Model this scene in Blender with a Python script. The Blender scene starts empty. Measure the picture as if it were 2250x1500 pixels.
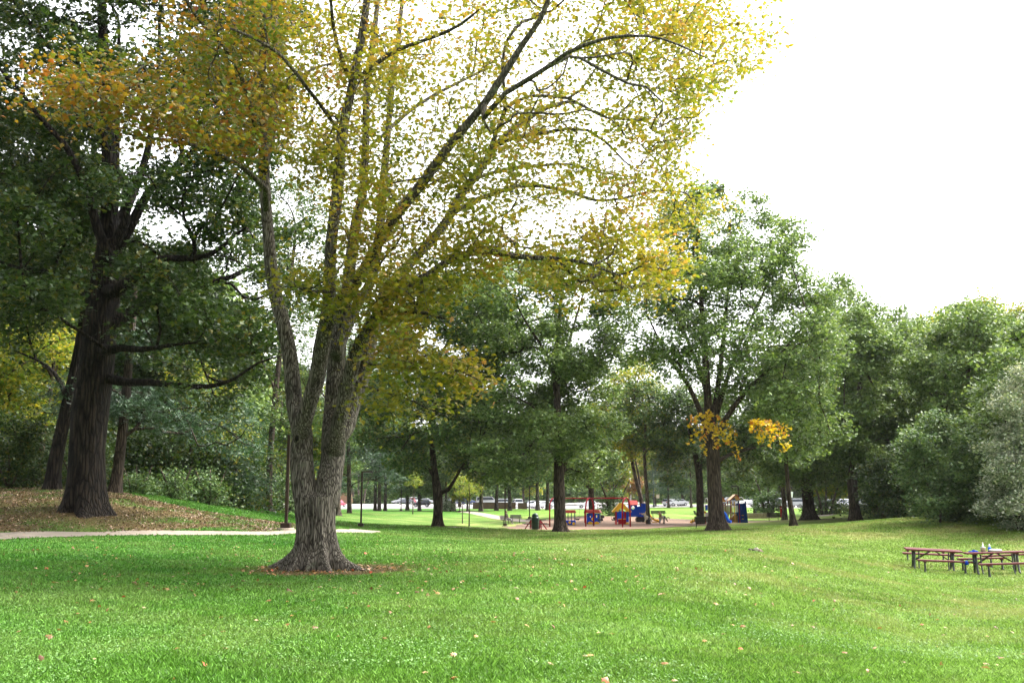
import bpy, bmesh, math, random
import numpy as np
from mathutils import Vector, Matrix, Euler
R = math.radians
PI = math.pi
rng = np.random.default_rng(7)
random.seed(7)
S = bpy.context.scene
COL = S.collection
# ------------------------------------------------------------------ camera
PITCH = R(9.1); F = 2187.5; EYE = np.array([0.0, 0.0, 1.6])
cam_d = bpy.data.cameras.new('camera'); cam = bpy.data.objects.new('camera', cam_d)
COL.objects.link(cam); S.camera = cam
cam.location = EYE; cam.rotation_euler = (R(90) + PITCH, 0, 0)
cam_d.lens = 35; cam_d.sensor_width = 36; cam_d.clip_start = 0.1; cam_d.clip_end = 3000
S.render.resolution_x = 1024; S.render.resolution_y = 682
# ------------------------------------------------------------------ world, sun, exposure
SUN_EL, SUN_AZ = R(52), R(68)          # azimuth measured from +Y (view direction) towards +X
W = bpy.data.worlds.new('World'); S.world = W; W.use_nodes = True
nt = W.node_tree; nt.nodes.clear()
sky = nt.nodes.new('ShaderNodeTexSky'); sky.sky_type = 'NISHITA'; sky.sun_disc = False
sky.sun_elevation = SUN_EL; sky.sun_rotation = SUN_AZ
sky.air_density = 1.0; sky.dust_density = 4.0; sky.ozone_density = 1.0
hs = nt.nodes.new('ShaderNodeHueSaturation'); hs.inputs['Saturation'].default_value = 0.12
bg = nt.nodes.new('ShaderNodeBackground'); bg.inputs['Strength'].default_value = 0.15
wo = nt.nodes.new('ShaderNodeOutputWorld')
nt.links.new(sky.outputs[0], hs.inputs['Color']); nt.links.new(hs.outputs[0], bg.inputs['Color'])
nt.links.new(bg.outputs[0], wo.inputs['Surface'])
sl = bpy.data.lights.new('sun', 'SUN'); sl.energy = 1.5; sl.angle = R(16); sl.color = (1.0, 0.95, 0.87)
so = bpy.data.objects.new('sun', sl); COL.objects.link(so)
sd = Vector((math.sin(SUN_AZ) * math.cos(SUN_EL), math.cos(SUN_AZ) * math.cos(SUN_EL), math.sin(SUN_EL)))
so.rotation_euler = (-sd).to_track_quat('-Z', 'Y').to_euler(); so.location = (30, 10, 60)
S.view_settings.view_transform = 'Standard'; S.view_settings.look = 'None'
S.view_settings.gamma = 1; S.view_settings.use_curve_mapping = False
S.view_settings.exposure = 2.4
S.render.engine = 'CYCLES'
S.cycles.max_bounces = 6; S.cycles.diffuse_bounces = 3; S.cycles.glossy_bounces = 2
S.cycles.transmission_bounces = 4; S.cycles.transparent_max_bounces = 4

# ------------------------------------------------------------------ pixel of the photograph -> point at distance D
cp, sp_ = math.cos(PITCH), math.sin(PITCH)
def P(px, py, D):
    px = np.asarray(px, float); py = np.asarray(py, float); D = np.asarray(D, float)
    u = (px - 1125) / F; v = (750 - py) / F
    dy = cp - v * sp_; dz = sp_ + v * cp
    t = D / dy
    return np.stack([EYE[0] + u * t + 0 * D, EYE[1] + dy * t, EYE[2] + dz * t], -1)
def mpp(D): return D / F * 1.01            # metres in one photograph pixel at distance D

# ------------------------------------------------------------------ object helpers
def tag(o, label=None, cat=None, group=None, kind=None):
    if label: o['label'] = label
    if cat: o['category'] = cat
    if group: o['group'] = group
    if kind: o['kind'] = kind
    return o
def thing(name, label, cat, loc=(0, 0, 0), rz=0, group=None):
    o = bpy.data.objects.new(name, None); COL.objects.link(o)
    o.location = [float(c) for c in loc]; o.rotation_euler = (0, 0, rz); o.empty_display_size = 0.2
    return tag(o, label, cat, group)
def link(name, me, mat, parent=None):
    o = bpy.data.objects.new(name, me); COL.objects.link(o)
    if mat is not None and len(me.materials) == 0: me.materials.append(mat)
    if parent is not None: o.parent = parent
    return o
def copy_tree(o, parent=None):
    c = o.copy(); COL.objects.link(c)
    if parent is not None: c.parent = parent
    for ch in list(o.children): copy_tree(ch, c)
    return c
def np_mesh(name, V, faces, smooth=False, attrs=None):
    """V (n,3); faces: int array (m,k) all of one size"""
    me = bpy.data.meshes.new(name); m, k = faces.shape
    me.vertices.add(len(V)); me.vertices.foreach_set('co', np.ascontiguousarray(V, np.float32).ravel())
    me.loops.add(m * k); me.loops.foreach_set('vertex_index', np.ascontiguousarray(faces, np.int32).ravel())
    me.polygons.add(m); me.polygons.foreach_set('loop_start', np.arange(0, m * k, k, dtype=np.int32))
    try: me.polygons.foreach_set('loop_total', np.full(m, k, np.int32))
    except Exception: pass
    if smooth: me.polygons.foreach_set('use_smooth', np.ones(m, bool))
    for an, av in (attrs or {}).items():
        a = me.attributes.new(an, 'FLOAT', 'POINT'); a.data.foreach_set('value', np.ascontiguousarray(av, np.float32))
    me.update(calc_edges=True); return me

class MB:
    def __init__(s): s.v = []; s.f = []
    def add(s, V, Fs, M=None):
        b = len(s.v)
        for p in V:
            p = Vector(p)
            s.v.append(tuple(M @ p) if M is not None else tuple(p))
        s.f += [tuple(b + i for i in f) for f in Fs]; return s
    def box(s, c, d, rot=None, taper=1.0):
        x, y, z = d[0] / 2, d[1] / 2, d[2] / 2; t = taper
        V = [(-x, -y, -z), (x, -y, -z), (x, y, -z), (-x, y, -z), (-x * t, -y * t, z), (x * t, -y * t, z), (x * t, y * t, z), (-x * t, y * t, z)]
        M = Matrix.Translation(c)
        if rot is not None: M = M @ Euler(rot).to_matrix().to_4x4()
        return s.add(V, [(0, 3, 2, 1), (4, 5, 6, 7), (0, 1, 5, 4), (1, 2, 6, 5), (2, 3, 7, 6), (3, 0, 4, 7)], M)
    def tube(s, pts, rad, n=8, cap=True):
        pts = [Vector(p) for p in pts]
        if not hasattr(rad, '__len__'): rad = [rad] * len(pts)
        V = []; Fs = []; up = None
        for i, p in enumerate(pts):
            d = (pts[min(i + 1, len(pts) - 1)] - pts[max(i - 1, 0)]).normalized()
            if up is None: up = Vector((0, 0, 1)) if abs(d.z) < .9 else Vector((1, 0, 0))
            a = d.cross(up).normalized(); b = a.cross(d).normalized(); up = b
            for k in range(n):
                t = 2 * PI * k / n; V.append(p + (a * math.cos(t) + b * math.sin(t)) * rad[i])
        for i in range(len(pts) - 1):
            for k in range(n):
                k2 = (k + 1) % n; Fs.append((i * n + k, i * n + k2, (i + 1) * n + k2, (i + 1) * n + k))
        if cap: Fs.append(tuple(range(n))[::-1]); Fs.append(tuple((len(pts) - 1) * n + k for k in range(n)))
        return s.add(V, Fs)
    def lathe(s, prof, n=16, c=(0, 0, 0), M=None):
        V = []; Fs = []
        for r, z in prof:
            for k in range(n):
                t = 2 * PI * k / n; V.append((c[0] + r * math.cos(t), c[1] + r * math.sin(t), c[2] + z))
        m = len(prof)
        for i in range(m - 1):
            for k in range(n):
                k2 = (k + 1) % n; Fs.append((i * n + k, i * n + k2, (i + 1) * n + k2, (i + 1) * n + k))
        Fs.append(tuple(range(n))[::-1]); Fs.append(tuple((m - 1) * n + k for k in range(n)))
        return s.add(V, Fs, M)
    def prism(s, poly, y0, y1, M=None, holes=None):
        """poly in x,z ; extruded along y"""
        n = len(poly); V = [(x, y0, z) for x, z in poly] + [(x, y1, z) for x, z in poly]
        Fs = [tuple(range(n)), tuple(range(2 * n - 1, n - 1, -1))] + [(i, i + n, (i + 1) % n + n, (i + 1) % n) for i in range(n)]
        return s.add(V, Fs, M)
    def build(s, name, mat, parent=None, smooth=False, bevel=0):
        me = bpy.data.meshes.new(name); me.from_pydata(s.v, [], s.f)
        bm = bmesh.new(); bm.from_mesh(me); bmesh.ops.recalc_face_normals(bm, faces=bm.faces[:]); bm.to_mesh(me); bm.free()
        if smooth:
            for p in me.polygons: p.use_smooth = True
        me.update(); o = link(name, me, mat, parent)
        if bevel:
            b = o.modifiers.new('bevel', 'BEVEL'); b.width = bevel; b.segments = 2; b.limit_method = 'ANGLE'
        return o

# ------------------------------------------------------------------ materials
def nm(name):
    m = bpy.data.materials.new(name); m.use_nodes = True
    t = m.node_tree; b = t.nodes['Principled BSDF']; return m, t, b
def nd(t, typ, **kw):
    n = t.nodes.new(typ)
    for k, v in kw.items():
        if k.startswith('i_'): n.inputs[k[2:].replace('_', ' ')].default_value = v
        else: setattr(n, k, v)
    return n
def ramp(t, stops, interp='LINEAR'):
    r = t.nodes.new('ShaderNodeValToRGB'); e = r.color_ramp; e.interpolation = interp
    while len(e.elements) < len(stops): e.elements.new(0.5)
    for el, (p, c) in zip(e.elements, stops):
        el.position = p; el.color = (*c, 1) if len(c) == 3 else c
    return r
def paint(name, col, rough=0.5, metal=0.0, dirt=0.25, scale=6.0, bump=0.0, spec=0.3):
    m, t, b = nm(name); tc = nd(t, 'ShaderNodeTexCoord')
    n = nd(t, 'ShaderNodeTexNoise', i_Scale=scale, i_Detail=6.0, i_Roughness=0.65)
    t.links.new(tc.outputs['Object'], n.inputs['Vector'])
    r = ramp(t, [(0.3, tuple(c * (1 - dirt) for c in col)), (0.7, tuple(min(1, c * (1 + dirt * .5)) for c in col))])
    t.links.new(n.outputs['Fac'], r.inputs[0]); t.links.new(r.outputs[0], b.inputs['Base Color'])
    b.inputs['Roughness'].default_value = rough; b.inputs['Metallic'].default_value = metal
    b.inputs['Specular IOR Level'].default_value = spec
    if bump:
        bp = nd(t, 'ShaderNodeBump', i_Strength=bump, i_Distance=0.02)
        t.links.new(n.outputs['Fac'], bp.inputs['Height']); t.links.new(bp.outputs[0], b.inputs['Normal'])
    return m
def leafmat(name, stops, trans=0.4, rough=0.45, nscale=0.35, namp=0.5, spec=0.35, rw=1.0):
    """stops: ramp over a random value per leaf; a soft noise in space varies whole sprays"""
    m, t, b = nm(name)
    at = nd(t, 'ShaderNodeAttribute', attribute_name='rnd')
    tc = nd(t, 'ShaderNodeTexCoord')
    n = nd(t, 'ShaderNodeTexNoise', i_Scale=nscale, i_Detail=3.0)
    t.links.new(tc.outputs['Object'], n.inputs['Vector'])
    mt = nd(t, 'ShaderNodeMath', operation='MULTIPLY_ADD'); mt.inputs[1].default_value = namp * 2; mt.inputs[2].default_value = -namp + (1 - rw) * .5; rm = nd(t, 'ShaderNodeMath', operation='MULTIPLY'); rm.inputs[1].default_value = rw; t.links.new(at.outputs['Fac'], rm.inputs[0])
    ad = nd(t, 'ShaderNodeMath', operation='ADD', use_clamp=True)
    t.links.new(n.outputs['Fac'], mt.inputs[0]); t.links.new(mt.outputs[0], ad.inputs[0]); t.links.new(rm.outputs[0], ad.inputs[1])
    r = ramp(t, stops); t.links.new(ad.outputs[0], r.inputs[0])
    src = r.outputs[0]
    t.links.new(src, b.inputs['Base Color'])
    b.inputs['Roughness'].default_value = rough; b.inputs['Specular IOR Level'].default_value = spec
    tr = nd(t, 'ShaderNodeBsdfTranslucent'); mx = nd(t, 'ShaderNodeMixShader'); mx.inputs[0].default_value = trans
    br = nd(t, 'ShaderNodeMixRGB', blend_type='MULTIPLY'); br.inputs[0].default_value = 1; br.inputs[2].default_value = (1.2, 1.12, 0.6, 1)
    t.links.new(src, br.inputs[1]); t.links.new(br.outputs[0], tr.inputs['Color'])
    out = [x for x in t.nodes if x.type == 'OUTPUT_MATERIAL'][0]
    t.links.new(b.outputs[0], mx.inputs[1]); t.links.new(tr.outputs[0], mx.inputs[2]); t.links.new(mx.outputs[0], out.inputs['Surface'])
    return m
def barkmat(name, dark, light, sc=9.0, zs=0.12, bump=0.9, moss=None, dist=0.06):
    m, t, b = nm(name); tc = nd(t, 'ShaderNodeTexCoord')
    mp = nd(t, 'ShaderNodeMapping'); mp.inputs['Scale'].default_value = (1, 1, zs)
    wn = nd(t, 'ShaderNodeTexNoise', i_Scale=1.6, i_Detail=3.0)
    wm = nd(t, 'ShaderNodeMixRGB', blend_type='ADD'); wm.inputs[0].default_value = 0.16
    t.links.new(tc.outputs['Object'], wn.inputs['Vector']); t.links.new(tc.outputs['Object'], wm.inputs[1]); t.links.new(wn.outputs['Color'], wm.inputs[2])
    t.links.new(wm.outputs[0], mp.inputs['Vector'])
    v = nd(t, 'ShaderNodeTexVoronoi', feature='DISTANCE_TO_EDGE', i_Scale=sc)
    n = nd(t, 'ShaderNodeTexNoise', i_Scale=sc * 2.2, i_Detail=8.0, i_Roughness=0.7)
    t.links.new(mp.outputs[0], v.inputs['Vector']); t.links.new(mp.outputs[0], n.inputs['Vector'])
    cr = ramp(t, [(0.0, (0, 0, 0)), (0.28, (1, 1, 1))]); t.links.new(v.outputs['Distance'], cr.inputs[0])
    mu = nd(t, 'ShaderNodeMath', operation='MULTIPLY'); t.links.new(cr.outputs[0], mu.inputs[0]); t.links.new(n.outputs['Fac'], mu.inputs[1])
    col = ramp(t, [(0.02, dark), (0.5, light), (0.75, tuple(min(1, c * 1.35) for c in light))]); t.links.new(mu.outputs[0], col.inputs[0])
    big = nd(t, 'ShaderNodeTexNoise', i_Scale=2.0, i_Detail=4.0); t.links.new(tc.outputs['Object'], big.inputs['Vector'])
    br = ramp(t, [(0.35, (.7, .7, .7)), (0.65, (1.15, 1.15, 1.15))]); t.links.new(big.outputs['Fac'], br.inputs[0])
    m1 = nd(t, 'ShaderNodeMixRGB', blend_type='MULTIPLY'); m1.inputs[0].default_value = 1
    t.links.new(col.outputs[0], m1.inputs[1]); t.links.new(br.outputs[0], m1.inputs[2]); src = m1.outputs[0]
    if moss:
        mn = nd(t, 'ShaderNodeTexNoise', i_Scale=5.0, i_Detail=5.0); t.links.new(tc.outputs['Object'], mn.inputs['Vector'])
        mr = ramp(t, [(0.60, (0, 0, 0)), (0.74, (.6, .6, .6))]); t.links.new(mn.outputs['Fac'], mr.inputs[0])
        m2 = nd(t, 'ShaderNodeMixRGB'); t.links.new(mr.outputs[0], m2.inputs[0]); t.links.new(src, m2.inputs[1]); m2.inputs[2].default_value = (*moss, 1); src = m2.outputs[0]
    t.links.new(src, b.inputs['Base Color']); b.inputs['Roughness'].default_value = 0.9; b.inputs['Specular IOR Level'].default_value = 0.15
    bp = nd(t, 'ShaderNodeBump', i_Strength=bump, i_Distance=dist); t.links.new(mu.outputs[0], bp.inputs['Height']); t.links.new(bp.outputs[0], b.inputs['Normal'])
    return m

BARK_MAPLE = barkmat('bark_maple', (0.022, 0.018, 0.013), (0.235, 0.21, 0.17), 26.0, 0.055, 0.9, (0.14, 0.15, 0.10))
BARK_LIMB = barkmat('bark_limb', (0.03, 0.026, 0.02), (0.13, 0.115, 0.085), 14.0, 0.3, 0.5, (0.15, 0.19, 0.12), 0.02)
BARK_OAK = barkmat('bark_oak', (0.018, 0.013, 0.010), (0.085, 0.065, 0.047), 12.0, 0.08, 0.9)
BARK_SHADE = barkmat('bark_shaded_oak', (0.004, 0.003, 0.0025), (0.034, 0.026, 0.018), 8.0, 0.09, 1.0, None, .12)  # near-black copy of the oak bark, shade of the left woods put into it
BARK_FAR = barkmat('bark_far', (0.03, 0.024, 0.018), (0.12, 0.095, 0.07), 7.0, 0.2, 0.5)
L_MAPLE = leafmat('maple_leaves', [(0.0, (0.095, 0.150, 0.020)), (0.4, (0.195, 0.215, 0.026)), (0.72, (0.31, 0.255, 0.034)), (0.92, (0.34, 0.20, 0.06)), (1.0, (0.34, 0.15, 0.07))], 0.48, nscale=0.45, namp=0.7, rw=.6)
L_MAPLE_O = leafmat('maple_leaves_orange', [(0.0, (0.05, 0.10, 0.018)), (0.35, (0.11, 0.14, 0.02)), (0.7, (0.24, 0.145, 0.02)), (1.0, (0.24, 0.07, 0.02))], 0.45, nscale=0.6, namp=0.9, rw=.5)
L_OAK = leafmat('oak_leaves', [(0.0, (0.026, 0.058, 0.016)), (0.5, (0.062, 0.122, 0.030)), (0.88, (0.13, 0.20, 0.045)), (1.0, (0.22, 0.21, 0.04))], 0.3, nscale=0.4, namp=0.25)
L_OAK_SHADE = leafmat('shaded_oak_leaves', [(0.0, (0.015, 0.034, 0.010)), (0.5, (0.032, 0.066, 0.016)), (0.88, (0.065, 0.105, 0.020)), (1.0, (0.13, 0.12, 0.02))], 0.35, nscale=.5, namp=.3)  # darker copy of the oak leaves with the woods' shade in the colour
L_OAK2 = leafmat('oak_leaves_grey', [(0.0, (0.052, 0.098, 0.028)), (0.5, (0.115, 0.195, 0.052)), (1.0, (0.26, 0.35, 0.12))], 0.33, nscale=0.3, namp=0.3)
L_YG = leafmat('yellow_green_leaves', [(0.0, (0.07, 0.14, 0.02)), (0.5, (0.18, 0.25, 0.03)), (1.0, (0.40, 0.34, 0.04))], 0.45, nscale=0.4, namp=0.4)
L_YEL = leafmat('yellow_leaves', [(0.0, (0.50, 0.42, 0.02)), (0.55, (0.55, 0.38, 0.02)), (0.72, (0.48, 0.20, 0.03)), (1.0, (0.33, 0.10, 0.03))], 0.45, nscale=0.9, namp=0.9, rw=.5)
L_PINE = leafmat('pine_needles', [(0.0, (0.018, 0.045, 0.022)), (0.6, (0.035, 0.085, 0.04)), (1.0, (0.07, 0.14, 0.05))], 0.15, nscale=0.5, namp=0.3)
L_BUSH = leafmat('bush_leaves', [(0.0, (0.04, 0.085, 0.025)), (0.6, (0.095, 0.17, 0.055)), (1.0, (0.20, 0.28, 0.10))], 0.3, nscale=0.6, namp=0.3)
L_SILVER = leafmat('silver_leaves', [(0.0, (0.08, 0.14, 0.06)), (0.5, (0.24, 0.30, 0.19)), (1.0, (0.55, 0.56, 0.48))], 0.3, nscale=0.6, namp=0.3)
L_RED = leafmat('reddish_leaves', [(0.0, (0.10, 0.09, 0.03)), (0.5, (0.24, 0.14, 0.04)), (1.0, (0.36, 0.13, 0.05))], 0.35, nscale=0.4, namp=0.3)

# ------------------------------------------------------------------ ground shape
CT = [  # photograph x, y, distance of ground points that can be seen
    (690, 1250, 23), (300, 1250, 22), (60, 1230, 24), (300, 1200, 30), (1125, 1300, 17.5), (1650, 1215, 30), (1650, 1209, 33),
    (2050, 1252, 38.5), (2200, 1262, 36), (2100, 1300, 28), (2000, 1400, 17), (2050, 1182, 50), (1950, 1143, 60), (2240, 1195, 47), (2240, 1145, 56),
    (1880, 1147, 80), (1780, 1140, 90), (1575, 1165, 61), (1745, 1157, 66), (1232, 1168, 67), (962, 1156, 70), (1175, 1163, 76),
    (1290, 1157, 86), (1383, 1158, 85), (1110, 1153, 102), (1450, 1151, 92), (1635, 1148, 98), (1700, 1144, 106), (1300, 1120, 155), (1300, 1134, 110),
    (900, 1126, 130), (700, 1118, 190), (1600, 1114, 190), (1850, 1116, 200), (1500, 1112, 200), (1300, 1117, 200), (1000, 1117, 190),
    (628, 1163, 39), (0, 1180, 33), (-150, 1186, 30.6), (60, 1177.5, 33.8), (120, 1175.5, 34.6), (200, 1173, 35.5), (250, 1172, 35.9), (300, 1171.3, 36.2), (400, 1171.3, 36.8), (520, 1171.5, 37.2), (600, 1171, 38), (100, 1200, 28), (200, 1160, 37.6), (793, 1158, 67), (775, 1168, 42), (950, 1187, 38), (1125, 1192, 46),
    (190, 1117, 40), (0, 1092, 43), (0, 1140, 37), (400, 1110, 48), (500, 1125, 52), (640, 1127, 80), (600, 1154, 42), (2000, 1115, 130), (450, 1100, 70),
]
def uv_of(x, y):
    y = np.clip(y, -4, 330); v = np.log(y + 12)
    u = np.clip(x / (y + 12), -0.62, 0.62) * 2.2
    return u, v
_c = [tuple(P(a, b, c)) for a, b, c in CT] + [(0, 0, 0), (-6, 4, 0.05), (6, 4, -0.05), (-4, 9, 0.0), (4, 9, 0.0), (0, 9, 0), (-12, 14, .15), (10, 14, -.3),
     (0, 300, 1.2), (-120, 300, 1.2), (120, 300, 1.2), (-60, 240, .8), (60, 240, .8), (0, 235, .6), (-90, 120, 1.5), (90, 120, 1.5)]
_c = np.array(_c); _u, _v = uv_of(_c[:, 0], _c[:, 1])
def _k(d2): return np.where(d2 > 1e-12, 0.5 * d2 * np.log(d2 + 1e-12), 0)
_n = len(_c); _A = np.zeros((_n + 3, _n + 3)); _d2 = (_u[:, None] - _u[None]) ** 2 + (_v[:, None] - _v[None]) ** 2
_A[:_n, :_n] = _k(_d2) + np.eye(_n) * 4e-4; _A[:_n, _n] = 1; _A[:_n, _n + 1] = _u; _A[:_n, _n + 2] = _v; _A[_n:, :_n] = _A[:_n, _n:].T
_w = np.linalg.solve(_A, np.concatenate([_c[:, 2], [0, 0, 0]]))
def terr(x, y):
    x = np.atleast_1d(np.asarray(x, float)); y = np.atleast_1d(np.asarray(y, float)); sh = x.shape
    u, v = uv_of(x.ravel(), y.ravel()); out = np.empty(len(u))
    for i in range(0, len(u), 60000):
        a, b = u[i:i + 60000], v[i:i + 60000]
        d2 = (a[:, None] - _u[None]) ** 2 + (b[:, None] - _v[None]) ** 2
        out[i:i + 60000] = _k(d2) @ _w[:_n] + _w[_n] + _w[_n + 1] * a + _w[_n + 2] * b
    return out.reshape(sh)
def tz(x, y): return float(terr(x, y)[0])
def G(px, py, D, dz=0.0):
    p = P(px, py, D); return Vector((float(p[0]), float(p[1]), tz(p[0], p[1]) + dz))
def inpoly(x, y, poly):
    x = np.asarray(x); y = np.asarray(y); r = np.zeros(x.shape, bool); n = len(poly)
    for i in range(n):
        x1, y1 = poly[i]; x2, y2 = poly[(i + 1) % n]
        if y1 == y2: continue
        c = ((y1 > y) != (y2 > y)) & (x < (x2 - x1) * (y - y1) / (y2 - y1) + x1); r ^= c
    return r
# cheap lattice noise for placing wear, litter and dry patches on the ground
_perm = np.random.default_rng(3).random((256, 256))
def vnoise(x, y, s):
    x = np.asarray(x) / s + 100.3; y = np.asarray(y) / s + 100.7
    xi = np.floor(x).astype(int); yi = np.floor(y).astype(int); fx = x - xi; fy = y - yi
    fx = fx * fx * (3 - 2 * fx); fy = fy * fy * (3 - 2 * fy); g = lambda a, b: _perm[a % 256, b % 256]
    return (g(xi, yi) * (1 - fx) + g(xi + 1, yi) * fx) * (1 - fy) + (g(xi, yi + 1) * (1 - fx) + g(xi + 1, yi + 1) * fx) * fy
def smooth(a, b, x): t = np.clip((x - a) / (b - a), 0, 1); return t * t * (3 - 2 * t)

TB = P(690, 1250, 23)                       # foot of the big maple
PATH1 = [(-260, 1205, 29), (-100, 1192, 31.5), (0, 1180, 33.2), (110, 1174.5, 34.6), (200, 1172, 35.5), (300, 1171, 36.2), (400, 1171, 36.8), (520, 1171.5, 37.2), (640, 1171, 38), (720, 1169, 39.5), (775, 1167, 42), (800, 1163, 47), (805, 1160, 54)]
def pline(pp): return np.array([[P(*p)[0], P(*p)[1]] for p in pp])
PATH1w = pline(PATH1)
PATH2w = pline([(985, 1164, 68), (1060, 1160, 71.5), (1110, 1157, 76), (1150, 1155, 84)])
PATH3w = pline([(1020, 1130, 145), (1060, 1134, 128), (1100, 1139, 116), (1140, 1143.5, 110), (1170, 1145, 107)])
PLAYpx = [(1098, 1157, 85), (1150, 1151, 105), (1240, 1147, 110), (1330, 1146, 110), (1500, 1145, 108), (1640, 1144.5, 106), (1735, 1144.5, 104), (1735, 1148, 99), (1640, 1149, 96), (1500, 1156, 84), (1420, 1158, 79), (1320, 1161, 76), (1200, 1164, 71.5), (1120, 1162, 73)]
PLAYw = [tuple(q) for q in pline(PLAYpx)]
def segdist(x, y, L):
    d = np.full(np.shape(x), 1e9)
    for a, b in zip(L[:-1], L[1:]):
        ab = b - a; t = np.clip(((x - a[0]) * ab[0] + (y - a[1]) * ab[1]) / (ab @ ab), 0, 1)
        d = np.minimum(d, np.hypot(x - a[0] - t * ab[0], y - a[1] - t * ab[1]))
    return d
LITpoly = [tuple(q) for q in pline([(-500, 1190, 33), (0, 1175, 34.5), (200, 1170, 36.5), (400, 1168, 38), (560, 1167, 39), (690, 1166, 40.5), (690, 1155, 46), (560, 1130, 48), (430, 1117, 47), (330, 1108, 49), (230, 1098, 56), (0, 1085, 58), (-400, 1070, 60)])]
TREEFEET = [(1575, 1165, 61, 2.6), (1232, 1168, 67, 2.6), (962, 1156, 70, 2.2), (1780, 1140, 90, 3), (1880, 1147, 80, 2.4), (190, 1117, 40, 3)]
TF = [(P(a, b, c)[0], P(a, b, c)[1], r) for a, b, c, r in TREEFEET]
def litter(x, y):
    x = np.asarray(x, float); y = np.asarray(y, float)
    n = vnoise(x, y, 1.3) * .6 + vnoise(x, y, .4) * .4
    a = inpoly(x + (vnoise(x, y, 2) - .5) * 2, y + (vnoise(y, x, 2) - .5) * 2, LITpoly) * (0.35 + 0.65 * smooth(.3, .6, n))
    dx = (x - TB[0] - 0.25) / 2.0; dy = (y - TB[1] + 0.35) / 1.9
    b = 1 - smooth(.7, 1.1, np.hypot(dx, dy) + (n - .5) * .5)
    for fx, fy, r in TF: b = np.maximum(b, .8 * (1 - smooth(.5, 1.15, np.hypot(x - fx, y - fy) / r + (n - .5) * .8)))
    c = smooth(.35, .8, 1 - segdist(x, y, pline([(2080, 1170, 54), (2200, 1185, 50), (2300, 1200, 48)])) / 2.5) * .45 * smooth(.3, .6, n)
    return np.clip(np.maximum(np.maximum(a, b), c), 0, 1)
def dry(x, y):
    x = np.asarray(x, float); y = np.asarray(y, float)
    n = vnoise(x, y, 3.1) * .28 + vnoise(y + 31, x, 1.3) * .27 + vnoise(x, y + 17, .6) * .25 + vnoise(x + 5, y, .22) * .2
    right = smooth(-6, 14, x + (y - 20) * .25) * smooth(11, 26, y) * (1 - smooth(100, 140, y))
    return np.clip(smooth(.46, .70, n) * (0.14 + 0.40 * right) + .16 * right, 0, 1)  # baseline pales the whole right, partly lighting contrast put into the colour

# ground sheet
ys = np.concatenate([np.linspace(-14, 0, 8), np.exp(np.linspace(math.log(8), math.log(712), 330)) - 8 + 0.3])
ts = np.linspace(-1, 1, 261); ts = np.sign(ts) * np.abs(ts) ** 1.3
GX = ts[None, :] * (45 + 1.15 * np.clip(ys, 0, None))[:, None]; GY = np.repeat(ys[:, None], len(ts), 1)
def far_rise(x, y): return smooth(300, 520, y) * 7 + smooth(250, 300, y) * 0
GZ = terr(GX, GY) + far_rise(GX, GY)
nr, nc = GX.shape; idx = np.arange(nr * nc).reshape(nr, nc)
GF = np.stack([idx[:-1, :-1], idx[:-1, 1:], idx[1:, 1:], idx[1:, :-1]], -1).reshape(-1, 4)
me = np_mesh('grass_ground', np.stack([GX, GY, GZ], -1).reshape(-1, 3), GF, True, {'litter': litter(GX, GY).ravel(), 'dry': dry(GX, GY).ravel()})

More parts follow.
